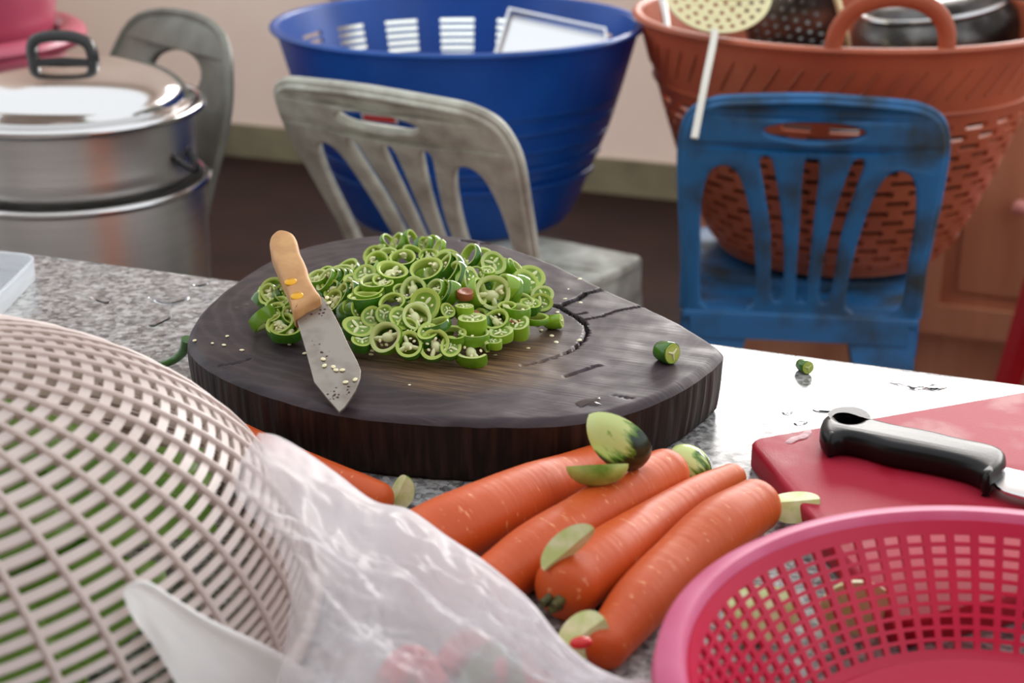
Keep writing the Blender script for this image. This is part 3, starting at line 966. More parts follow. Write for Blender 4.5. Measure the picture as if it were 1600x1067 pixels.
def colander():
    t = thing('steel_colander', 'deep perforated steel colander lying on its side in the orange basket', 'colander', D(1230, 20, 2.20))
    ax = (RT * 0.93 + UP * 0.28 - FW * 0.15).normalized()        # axis towards its open rim on the right
    q = Vector((0, 0, 1)).rotation_difference(ax).to_matrix()
    L = 0.125
    f = resample([(0.045, 0), (0.062, 0.012), (0.072, 0.04), (0.080, 0.08), (0.086, L)])
    rows = [(0.12 + 0.105 * i, 0.12 + 0.105 * i + 0.04) for i in range(7)]
    m = slotted(f, 34, rows, 0.36, True, (0, 0.05, 1.0))
    m.v = [q @ (v - Vector((0, 0, L / 2))) for v in m.v]
    solid(m.build('bowl', 'steel_dark', t), 0.0015)
    m = MB(); m.lathe([(0.0006, 0), (0.02, 0), (0.045, 0)], 40); m.v = [q @ (v - Vector((0, 0, L / 2))) for v in m.v]; solid(m.build('bowl_bottom', 'steel_dark', t), 0.0015)
    m = MB(); m.lathe([(0.087 + 0.005 * math.cos(PI * i / 4), L + 0.005 * math.sin(PI * i / 4)) for i in range(9)], 48); m.v = [q @ (v - Vector((0, 0, L / 2))) for v in m.v]; m.build('rolled_rim', 'skimmer', t)
colander()
def wok():
    c = D(1462, 62, 2.36)
    t = thing('steel_pot', 'blackened steel pot lying upside down in the orange basket', 'pot', c)
    m = MB()
    pr = [(0.0006, 0.075), (0.06, 0.074), (0.092, 0.068), (0.105, 0.058), (0.112, 0.045), (0.121, 0.036), (0.127, 0.02), (0.128, 0.0), (0.124, -0.05), (0.118, -0.10), (0.114, -0.10), (0.12, -0.05), (0.124, 0.0), (0.118, 0.034), (0.10, 0.05), (0.06, 0.068), (0.0006, 0.069)]
    m.lathe(pr, 64); m.build('body', 'steel_dark', t)
    m = MB(); m.lathe([(0.109 + 0.004 * math.cos(PI * i / 4), 0.056 + 0.004 * math.sin(PI * i / 4)) for i in range(9)], 64); m.build('base_ring', 'steel_bright', t)
    t.rotation_euler = (R(6), R(-8), 0)
    c2_ = D(1590, 18, 2.34)
    t2 = thing('black_pan', 'black pan edge leaning at the back of the orange basket', 'pan', c2_)
    m = MB(); m.lathe([(0.0006, 0), (0.07, 0.0), (0.085, 0.02), (0.09, 0.045), (0.087, 0.045), (0.082, 0.021), (0.068, 0.004), (0.0006, 0.004)], 48); m.build('body', 'bakelite', t2)
    t2.rotation_euler = (R(60), 0, R(15))
    s = thing('ladle_shaft', 'grey metal ladle shaft standing inside the left of the orange basket', 'ladle', D(1040, 60, 2.3))
    m = MB(); m.tube([D(1032, -30, 2.3), D(1042, 50, 2.28), D(1072, 150, 2.27)], 0.006, 10); m.build('shaft', 'alu', s, world=True)
    m = MB(); m.ball(D(1092, 172, 2.27), (0.026, 0.026, 0.016)); m.build('scoop', 'alu', s, world=True)
wok()

def dark_filler():  # hidden filler, added so the orange basket's slots stay dark
    t = thing('slot_filler', 'large dark filler shape added inside the orange basket to darken its slots', 'pot', (oc.x, oc.y, OBZ + 0.008))
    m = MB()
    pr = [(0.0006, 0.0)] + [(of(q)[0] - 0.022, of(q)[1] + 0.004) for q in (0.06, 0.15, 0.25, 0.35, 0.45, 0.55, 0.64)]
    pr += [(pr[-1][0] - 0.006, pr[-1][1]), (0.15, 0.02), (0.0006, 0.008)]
    m.lathe(pr, 64); m.build('body', 'filler_dark', t)
dark_filler()

# ------------------------------------------------------------------ stacked pots on the sideways chair
def pots():
    c = D(104, 150, 1.98)
    r = 0.174
    z0, z1, z2 = 0.462, 0.652, 0.752
    t = thing('stock_pot', 'lower wide aluminium pot of the stack carrying the lidded pot', 'pot', (c.x, c.y, z0))
    m = MB()
    h = z1 - z0
    m.lathe([(0.0006, 0), (r * 0.86, 0), (r * 0.93, 0.012), (r * 0.955, 0.05), (r * 0.965, h - 0.004), (r * 0.995, h), (r * 1.0, h + 0.004), (r * 0.96, h + 0.004), (r * 0.94, h - 0.01), (r * 0.93, 0.05), (r * 0.9, 0.016), (r * 0.84, 0.004), (0.0006, 0.004)], 96)
    m.build('body', 'alu', t)
    m = MB(); m.lathe([(r * 0.985 + 0.005 * math.cos(PI * i / 5), h + 0.003 + 0.005 * math.sin(PI * i / 5)) for i in range(11)], 96); m.build('rolled_rim', 'alu_lid', t)
    t2 = thing('steamer_pot', 'upper aluminium pot of the stack under the domed lid', 'pot', (c.x, c.y, z1 + 0.008))
    h = z2 - z1 - 0.008
    m = MB()
    m.lathe([(0.0006, 0), (r * 0.88, 0), (r * 0.91, 0.008), (r * 0.915, 0.03), (r * 0.918, h - 0.012), (r * 0.93, h - 0.005), (r * 0.99, h), (r, h + 0.003), (r * 0.96, h + 0.003), (r * 0.9, h - 0.01), (r * 0.87, 0.012), (0.0006, 0.006)], 96)
    m.build('body', 'alu', t2)
    m = MB(); m.lathe([(r * 0.985 + 0.006 * math.cos(PI * i / 5), h + 0.002 + 0.006 * math.sin(PI * i / 5)) for i in range(11)], 96); m.build('rolled_rim', 'alu_lid', t2)
    e = (D(290, 245, 1.96) - Vector((c.x, c.y, 0))); ea = math.atan2(e.y, e.x)
    m = MB()
    for da in (-0.12, 0.12):
        m.ball((r * 0.905 * math.cos(ea + da), r * 0.905 * math.sin(ea + da), h * 0.45), 0.006)
    m.tube([(r * (0.91 + 0.12 * math.sin(PI * k / 8)) * math.cos(ea - 0.12 + 0.24 * k / 8), r * (0.91 + 0.12 * math.sin(PI * k / 8)) * math.sin(ea - 0.12 + 0.24 * k / 8), h * 0.45 - 0.02 * math.sin(PI * k / 8)) for k in range(9)], 0.004, 8)
    m.build('side_handle', 'bakelite', t2)
    lz = z2 + 0.006
    t3 = thing('pot_lid', 'shiny domed aluminium lid with a black loop handle on the top pot', 'lid', (c.x, c.y, lz))
    m = MB()
    rl = r * 0.90
    pr = [(rl * 1.04, 0.0), (rl * 1.04, 0.003), (rl * 0.985, 0.004)]
    for i in range(15):
        q = i / 14
        a = 1 - q
        pr.append((max(rl * 0.975 * math.sin(a * PI / 2) ** 0.9, 0.0006), 0.005 + 0.046 * math.cos(a * PI / 2) ** 0.85))
    m.lathe(pr, 96); m.build('dome', 'alu_lid', t3)
    m = MB()
    u = (RT * 0.98 + Vector((0, 0, 0))).normalized()
    pts = [(-0.036, 0.046), (-0.038, 0.066), (-0.033, 0.079), (-0.018, 0.084), (0.0, 0.085), (0.018, 0.083), (0.034, 0.075), (0.039, 0.06), (0.038, 0.044)]
    m.tube([u * a + Vector((0, 0, b)) for a, b in tup(spline(pts, 4))], 0.0075, 10, up=(-u.y, u.x, 0), flat=1.5)
    m.tube([u * a + Vector((0, 0, b)) for a, b in ((-0.04, 0.050), (0, 0.0525), (0.04, 0.050))], 0.0055, 10, up=(-u.y, u.x, 0), flat=1.7)
    m.build('loop_handle', 'bakelite', t3)
    return c
pc = pots()

# ------------------------------------------------------------------ magenta tubs on a stool, upper left
def tubs():
    c = D(-120, 0, 2.42)
    r = 0.235
    st = thing('wooden_stool', 'plain wooden stool carrying the magenta tubs behind the pots', 'stool', (c.x, c.y, 0))
    m = MB(); m.lathe([(0.0006, 0.50), (0.18, 0.50), (0.185, 0.505), (0.185, 0.53), (0.18, 0.535), (0.0006, 0.535)], 32); m.build('seat', 'stool_wood', st)
    for k in range(4):
        a = R(45 + 90 * k); m = MB(); m.tube([(0.12 * math.cos(a), 0.12 * math.sin(a), 0.51), (0.17 * math.cos(a), 0.17 * math.sin(a), 0.0)], 0.018, 10); m.build('leg', 'stool_wood', st)
    z = 0.535
    t = thing('plastic_tub', 'lower magenta plastic tub with a thick rolled rim behind the pots', 'tub', (c.x, c.y, z))
    m = MB(); m.lathe([(0.0006, 0), (r * 0.78, 0), (r * 0.82, 0.01), (r * 0.9, 0.22), (r * 0.885, 0.22), (r * 0.8, 0.012), (0.0006, 0.006)], 72); m.build('body', 'pink_tub', t)
    m = MB(); m.lathe([(r * 0.95 + 0.022 * math.cos(2 * PI * i / 12), 0.222 + 0.016 * math.sin(2 * PI * i / 12)) for i in range(13)], 72); m.build('rolled_rim', 'pink_tub', t)
    t = thing('plastic_basin', 'upper magenta plastic basin nested in the tub behind the pots', 'tub', (c.x, c.y, z + 0.19))
    m = MB(); m.lathe([(0.0006, 0), (r * 0.72, 0), (r * 0.80, 0.02), (r * 0.84, 0.06), (r * 0.93, 0.17), (r * 0.91, 0.17), (r * 0.77, 0.02), (0.0006, 0.006)], 72); m.build('body', 'pink_tub', t)
    m = MB(); m.lathe([(r * 0.95 + 0.012 * math.cos(2 * PI * i / 12), 0.17 + 0.010 * math.sin(2 * PI * i / 12)) for i in range(13)], 72); m.build('rolled_rim', 'pink_tub', t)
tubs()
# red stool at the right edge
def red_stool():
    a = D(1597, 560, 2.45)
    c = a + RT * 0.19
    t = thing('red_stool', 'bright red plastic stool at the edge of the photo beside the cabinet', 'stool', (c.x, c.y, 0), R(21))
    z = 0.44
    plate('seat', tup(spline([(-0.14, -0.14), (0.14, -0.14), (0.14, 0.14), (-0.14, 0.14)], 8, True)), [ell(0, 0, 0.02, 0.02, 12)], 0.02, 0.005, 'red_plastic', lambda p: Vector((p.x, p.y, p.z + z)), t)
    for sx in (-1, 1):
        for sy in (-1, 1):
            m = MB()
            m.tube([(sx * 0.12, sy * 0.12, z), (sx * 0.175, sy * 0.175, 0)], [0.03, 0.02], 6); m.build('leg', 'red_plastic', t, smooth=False)
    m = MB()
    for sx, sy, dx, dy in ((0, -1, 0.23, 0.01), (0, 1, 0.23, 0.01), (-1, 0, 0.01, 0.23), (1, 0, 0.01, 0.23)): m.box((sx * 0.125, sy * 0.125, z - 0.03), (dx, dy, 0.05))
    m.build('apron', 'red_plastic', t, smooth=False)
red_stool()

# ================================================================== ON THE TABLE
# ------------------------------------------------------------------ chopping block
BPX = [(292, 540), (300, 505), (330, 465), (400, 415), (460, 388), (540, 370), (640, 363), (720, 367), (800, 385), (880, 415), (960, 455), (1050, 495), (1110, 532), (1129, 556), (1060, 607), (980, 638), (900, 655), (760, 659), (600, 650), (500, 635), (400, 605), (330, 575)]
CRACKS = [  # pixel polylines on the block's top, width, depth (metres)
    ([(951, 448), (934, 454), (915, 458), (902, 467), (888, 472), (876, 477), (862, 476)], 0.0026, 0.012),
    ([(862, 476), (876, 480), (888, 488), (905, 498), (914, 506)], 0.0024, 0.011),
    ([(914, 506), (917, 518), (911, 532), (898, 544), (884, 551)], 0.0013, 0.006),
    ([(884, 551), (866, 558), (842, 566), (815, 571)], 0.0010, 0.002),
    ([(908, 500), (940, 494), (962, 486), (995, 480), (1022, 477)], 0.0012, 0.004),
    ([(896, 492), (915, 488)], 0.0013, 0.004),
    ([(885, 588), (897, 583), (912, 579), (935, 571)], 0.0016, 0.004),
    ([(722, 376), (742, 378)], 0.002, 0.004), ([(752, 380), (768, 381)], 0.002, 0.004),
    ([(340, 572), (372, 566), (392, 560)], 0.0011, 0.002),
    ([(960, 618), (985, 622)], 0.001, 0.002),
]
def block():
    t = thing('chopping_block', 'thick dark round wooden chopping block with cracks carrying the heap of sliced chilies', 'chopping block', BC)
    N = 720
    ctrl = [P(px, py, BZ) - BC for px, py in BPX]
    ctrl = [(p.x, p.y) for p in ctrl]
    out = tup(spline(ctrl, 40, True))
    # smooth, except for the sharp corner on the right, then sample by angle
    def smooth_(o, it):
        n = len(o)
        ci = max(range(n), key=lambda i: (RT.x * o[i][0] + RT.y * o[i][1]))
        for _ in range(it):
            o = [o[i] if abs(i - ci) < 10 else ((o[i - 1][0] + 2 * o[i][0] + o[(i + 1) % n][0]) / 4, (o[i - 1][1] + 2 * o[i][1] + o[(i + 1) % n][1]) / 4) for i in range(n)]
        return o
    out = smooth_(out, 300)
    polar = sorted((math.atan2(y, x), math.hypot(x, y)) for x, y in out)
    def rad(a):
        lo = None
        for i in range(len(polar)):
            if polar[i][0] > a:
                a1, r1 = polar[i]; a0, r0 = polar[i - 1] if i else (polar[-1][0] - 2 * PI, polar[-1][1])
                return r0 + (r1 - r0) * (a - a0) / max(a1 - a0, 1e-9)
        a0, r0 = polar[-1]; a1, r1 = polar[0]
        return r0 + (r1 - r0) * (a - a0) / (a1 + 2 * PI - a0)
    rr = [rad(-PI + 2 * PI * (j + 0.5) / N) for j in range(N)]
    ang = [-PI + 2 * PI * (j + 0.5) / N for j in range(N)]
    H = BZ - TZ
    cr = []
    for pts, wd, dp in CRACKS:
        q = [P(px, py, BZ) - BC for px, py in pts]
        segs = []
        for a, b in zip(q, q[1:]): segs.append((a.x, a.y, b.x, b.y))
        cr.append((segs, wd, dp, min(s[0] for s in segs) - .01, max(max(s[0], s[2]) for s in segs) + .01, min(min(s[1], s[3]) for s in segs) - .01, max(max(s[1], s[3]) for s in segs) + .01))
    def dist(x, y, segs):
        b = 9
        for x0, y0, x1, y1 in segs:
            dx, dy = x1 - x0, y1 - y0
            k = max(0, min(1, ((x - x0) * dx + (y - y0) * dy) / (dx * dx + dy * dy)))
            b = min(b, math.hypot(x - x0 - dx * k, y - y0 - dy * k))
        return b
    K = 150
    top = MB()
    rows = []
    for i in range(K + 1):
        q = (i / K) ** 0.8
        row = []
        for j in range(N):
            r = rr[j] * max(q, 0.002)
            x, y = r * math.cos(ang[j]), r * math.sin(ang[j])
            e = rr[j] - r
            z = H - 0.0006 * noise.noise(Vector((x * 60, y * 60, 1))) - 0.0022 * math.exp(-(r / 0.09) ** 2)
            if e < 0.007: z -= 0.0045 * (1 - e / 0.007) ** 2
            for segs, wd, dp, ax, bx, ay, by in cr:
                if min(ax, bx) < x < max(ax, bx) and ay < y < by:
                    d = dist(x, y, segs) + 0.0008 * noise.noise(Vector((x * 300, y * 300, 5)))
                    if d < wd: z -= dp * min(1, 2.2 * (1 - d / wd)) ** 1.1
            row.append(Vector((x, y, z)))
        rows.append(row)
    top.grid(rows, 0, True)
    # crack bottoms take the dark wood
    o = top.build('top', ['block_top', 'crack'], t, sharp=75)
    for p in o.data.polygons:
        cz = p.center
        if cz.z < H - 0.0052 and p.center.xy.length < 0.9 * rr[int((math.atan2(cz.y, cz.x) + PI) / (2 * PI) * N) % N]: p.material_index = 1
    edge = rows[-1]
    side = MB()
    srows = []
    for i in range(13):
        q = i / 12
        row = []
        for j in range(N):
            a = ang[j]
            z = edge[j].z * (1 - q)
            g = 0.0010 * noise.noise(Vector((math.cos(a) * 40, math.sin(a) * 40, z * 14))) + 0.0003 * noise.noise(Vector((math.cos(a) * 150, math.sin(a) * 150, z * 20)))
            if q == 0: g = 0
            rj = rr[j] + g - 0.004 * q ** 2 - (0.002 if q == 1 else 0)
            row.append(Vector((rj * math.cos(a), rj * math.sin(a), z)))
        srows.append(row)
    side.grid(srows, 0, True)
    side.f.append(tuple(len(side.v) - N + j for j in range(N))); side.m.append(0)
    side.build('bark_side', 'block_side', t, sharp=80)
    return rr
RR = block()

# ------------------------------------------------------------------ knife on the chilies
def knife():
    T0 = P(530, 645, BZ + 0.004)
    J = P(478, 479, BZ + 0.034)
    ax = (J - T0).normalized()
    wv = ax.cross(Vector((0, 0, 1))).normalized()
    n = wv.cross(ax).normalized()
    if n.z < 0: n = -n
    roll = Matrix.Rotation(R(-6), 3, ax)
    n = roll @ n; wv = ax.cross(n)
    loc = Vector((T0.x, T0.y, BZ))
    t = thing('kitchen_knife', 'short worn kitchen knife with a pale wooden handle resting on the chili heap', 'knife', loc)
    def uv(px, py, d=0.0):
        p = on_plane(px, py, T0 + n * d, n) - T0
        return (p.dot(wv), p.dot(ax))
    def xf(d): return lambda p: T0 - loc + wv * p.x + ax * p.y + n * (p.z + d)
    blade = [uv(*q) for q in ((530, 645), (520, 633), (511, 623), (491, 598), (485, 575), (477, 545), (468, 515), (462, 492), (461, 484), (480, 474), (498, 464), (505, 466), (520, 489), (533, 514), (546, 543), (558, 565), (564, 580), (563, 593), (556, 611), (545, 628), (538, 638))]
    plate('blade', blade, [], 0.0022, 0.0004, 'steel', xf(0), t)
    hnd = [(421, 383), (422, 371), (428, 363), (437, 359), (448, 360), (457, 364), (463, 372), (466, 382), (469, 394), (475, 406), (480, 418), (483, 430), (489, 443), (496, 454), (500, 463), (478, 474), (459, 485), (454, 468), (447, 446), (437, 424), (428, 402)]
    hp = tup(spline([uv(px, py, 0.009) for px, py in hnd], 3, True))
    plate('handle', hp, [], 0.018, 0.0035, 'wood', xf(0.001), t)
    for px, py in ((454, 439), (464, 461)):
        u = uv(px, py, 0.0105)
        m = MB()
        prof = [(0.0001, 0.0115), (0.0030, 0.0112), (0.0044, 0.0102), (0.0046, 0.009)]
        f = xf(0)
        m.grid([[f(Vector((u[0] + r * math.cos(PI * j / 8), u[1] + r * math.sin(PI * j / 8), z))) for j in range(16)] for r, z in prof], 0, True)
        m.build('rivet', 'brass', t)
    # rust specks near the heel and the tip, and the maker's stamp rubbed to a faint block
    m = MB()
    f = xf(0.0012)
    rs = random.Random(3)
    for (cx, cy, k, sp) in ((502, 485, 12, 8), (517, 612, 7, 5), (546, 610, 6, 5), (478, 487, 6, 8), (525, 622, 4, 4), (500, 540, 6, 14)):
        for _ in range(k):
            u = uv(cx + rs.gauss(0, sp), cy + rs.gauss(0, sp * 0.8), 0.0012)
            r = rs.uniform(0.0003, 0.0011)
            m.add([f(Vector((u[0] + r * rs.uniform(.6, 1.3) * math.cos(PI * j / 4), u[1] + r * rs.uniform(.6, 1.3) * math.sin(PI * j / 4), 0))) for j in range(8)], [tuple(range(8))])
    o = m.build('rust_speck', 'rust', t); o['kind'] = 'stuff'
    return T0, ax, wv, n
KN = knife()

# ------------------------------------------------------------------ sliced green chilies
def slice_parts(seed, kind, hh=0.34, ey=0.9, skin='skin0', flesh='flesh0'):
    """unit-radius slice lying in XY. returns list of (name, mesh, kind)"""
    rs = random.Random(seed)
    N = 30
    p1, p2 = rs.uniform(0, 6.28), rs.uniform(0, 6.28)
    gap = kind == 'broken'
    ha = [hh * (1 + 0.18 * math.cos(2 * PI * j / N + p1)) for j in range(N)]
    def ro(a): return 1 + 0.045 * math.cos(2 * a + p1) + 0.025 * math.cos(3 * a + p2)
    wall = {'full': 0.30, 'open': 0.25, 'hollow': 0.21, 'broken': 0.24, 'plug': 0.5}[kind]
    def ring(k, zf):
        return [Vector((k * ro(2 * PI * j / N) * math.cos(2 * PI * j / N), ey * k * ro(2 * PI * j / N) * math.sin(2 * PI * j / N), zf * ha[j])) for j in range(N)]
    m = MB()
    rows = [ring(0.985, 1.0), ring(1.02, 0.55), ring(1.035, 0.0), ring(1.02, -0.55), ring(0.985, -1.0)]
    def grd(rows, mi):
        if gap:
            m.grid([r[:N - 4] for r in rows], mi, False)
        else: m.grid(rows, mi, True)
    grd(rows, 0)
    ki = 1 - wall
    inner = [ring(0.985, 1.0), ring(0.95, 1.0), ring(ki + 0.05, 0.96), ring(ki, 0.8)]
    innerb = [ring(ki, -0.8), ring(ki + 0.05, -0.96), ring(0.95, -1.0), ring(0.985, -1.0)]
    if kind in ('full', 'plug'):
        for sg in (1, -1):
            grd([ring(0.985, sg), ring(0.95, sg * 1.0), ring(ki + 0.03, sg * 0.97), ring(ki, sg * 0.9)], 1)
            grd([ring(ki, sg * 0.9), ring(0.4, sg * 0.78), ring(0.02, sg * 0.78)], 2 if kind == 'full' else 1)
    else:
        grd(inner + innerb, 1)
    parts = [('ring', m.mesh('chili_ring', [skin, flesh, 'cavity'], sharp=50), None)]
    c = MB(); sd = MB()
    if kind == 'full':
        for k in range(3):
            a = p1 + 2 * PI * k / 3
            for sg in (1, -1):
                c.ball((0.34 * math.cos(a), 0.34 * ey * math.sin(a), sg * hh * 0.8), (0.38, 0.13, hh * 0.22), 5, mat=Matrix.Rotation(a, 3, 'Z'))
        for k in range(3):
            a = p1 + 2 * PI * (k + 0.5) / 3
            sd.ball((0.42 * math.cos(a), 0.42 * ey * math.sin(a), hh * 0.82), (0.13, 0.09, 0.06), 4, mat=Matrix.Rotation(a + 1, 3, 'Z'))
    elif kind in ('open', 'broken'):
        off = Vector((0.12 * math.cos(p2), 0.12 * math.sin(p2), 0))
        c.ball(off, (0.42, 0.30, hh * 0.85), 6, mat=Matrix.Rotation(p1, 3, 'Z'))
        for k in range(2 if seed % 2 else 3):
            a = p1 + 2 * PI * k / (2.0 if seed % 2 else 3.0) + rs.uniform(-.3, .3)
            L = 0.5
            c.ball(off * 0.5 + Vector((L * math.cos(a), L * ey * math.sin(a), 0)), (0.42, 0.15, hh * 0.8), 5, mat=Matrix.Rotation(a, 3, 'Z'))
        for _ in range(5):
            a = rs.uniform(0, 6.28); r = rs.uniform(0.25, 0.5)
            sd.ball((r * math.cos(a), r * ey * math.sin(a), rs.uniform(0.3, 1.0) * hh * rs.choice((1, 1, -1))), (0.12, 0.09, 0.05), 4, mat=Matrix.Rotation(rs.uniform(0, 3), 3, 'Z') @ Matrix.Rotation(rs.uniform(-.6, .6), 3, 'X'))
    elif kind == 'hollow':
        a = p1
        c.ball((0.66 * math.cos(a), 0.66 * ey * math.sin(a), 0), (0.22, 0.28, hh * 0.8), 5, mat=Matrix.Rotation(a, 3, 'Z'))
        for _ in range(3):
            b = a + rs.uniform(-.6, .6)
            sd.ball((0.5 * math.cos(b), 0.5 * ey * math.sin(b), rs.uniform(-.5, .9) * hh), (0.12, 0.09, 0.05), 4, mat=Matrix.Rotation(rs.uniform(0, 3), 3, 'Z'))
    if c.v: parts.append(('pith', c.mesh('chili_pith', 'pith'), None))
    if sd.v: parts.append(('seed_cluster', sd.mesh('chili_seeds', 'seed'), 'stuff'))
    return parts
VAR = {
    'o': [slice_parts(11, 'open', 0.30, 0.86, 'skin0', 'flesh1'), slice_parts(12, 'open', 0.36, 0.92, 'skin1', 'flesh1'), slice_parts(13, 'open', 0.32, 0.8, 'skin0', 'flesh0'), slice_parts(14, 'open', 0.28, 0.95, 'skin2', 'flesh0')],
    'f': [slice_parts(21, 'full', 0.40, 0.95, 'skin0', 'flesh0'), slice_parts(22, 'full', 0.46, 0.86, 'skin2', 'flesh0'), slice_parts(23, 'full', 0.38, 0.92, 'skin1', 'flesh1')],
    'h': [slice_parts(31, 'hollow', 0.30, 0.85, 'skin1', 'flesh1'), slice_parts(32, 'hollow', 0.26, 0.92, 'skin0', 'flesh0'), slice_parts(33, 'hollow', 0.34, 0.8, 'skin0', 'flesh1'), slice_parts(34, 'hollow', 0.3, 0.9, 'skin2', 'flesh0')],
    'd': [slice_parts(41, 'hollow', 0.36, 0.9, 'skin2', 'flesh0'), slice_parts(42, 'open', 0.36, 0.9, 'skin2', 'flesh0'), slice_parts(43, 'full', 0.34, 0.9, 'skin2', 'flesh0')],
    'b': [slice_parts(51, 'broken', 0.36, 0.85, 'skin0', 'flesh1')],
    'p': [slice_parts(61, 'plug', 0.42, 0.95, 'brown', 'brown')],
    't': [slice_parts(71, 'full', 0.6, 0.95, 'skin1', 'flesh1')],
}
mounds = [(P(678, 492, BZ), 0.088, 0.115, 0.040), (P(790, 480, BZ), 0.052, 0.075, 0.026), (P(452, 497, BZ), 0.036, 0.055, 0.026), (P(545, 470, BZ), 0.055, 0.06, 0.028)]
def mound_h(x, y):
    h = 0.0
    for c, a, b, H in mounds:
        d = Vector((x - c.x, y - c.y, 0))
        fx = d.dot(RT); fy = d.dot(Vector((FW.x, FW.y, 0)).normalized())
        q = (fx / a) ** 2 + (fy / b) ** 2
        if q < 1: h = max(h, H * (1 - q) ** 0.6)
    return h
def mound_hit(px, py):
    r = ray(px, py)
    z = BZ + 0.06
    t0 = (z - CAM.z) / r.z
    t1 = (BZ - CAM.z) / r.z
    for k in range(241):
        p = CAM + r * (t0 + (t1 - t0) * k / 240)
        if p.z <= BZ + mound_h(p.x, p.y): return p
    return CAM + r * t1
GROUP = 'sliced green chilies heaped on the chopping block'
nslice = [0]
def place_slice(p, n, r, var, spin, label):
    o = thing('chili_slice', label, 'chili slice', p, 0, GROUP)
    n = n.normalized()
    q = Vector((0, 0, 1)).rotation_difference(n) @ Quaternion((0, 0, 1), spin)
    o.rotation_mode = 'QUATERNION'
    o.rotation_quaternion = q
    o.scale = (r, r, r)
    for nm, me, kd in var:
        c = bpy.data.objects.new(nm, me)
        COL.objects.link(c)
        c.parent = o
        if kd: c['kind'] = kd
    nslice[0] += 1
    return o
def pick(k): return VAR[k][rnd.randrange(len(VAR[k]))]
GEN = 'green chili slice packed among its look-alikes in the main heap'
GENL = 'green chili slice in the little pile under the wooden knife handle'
GENC = 'green chili slice in the overlapping row just behind the knife blade'
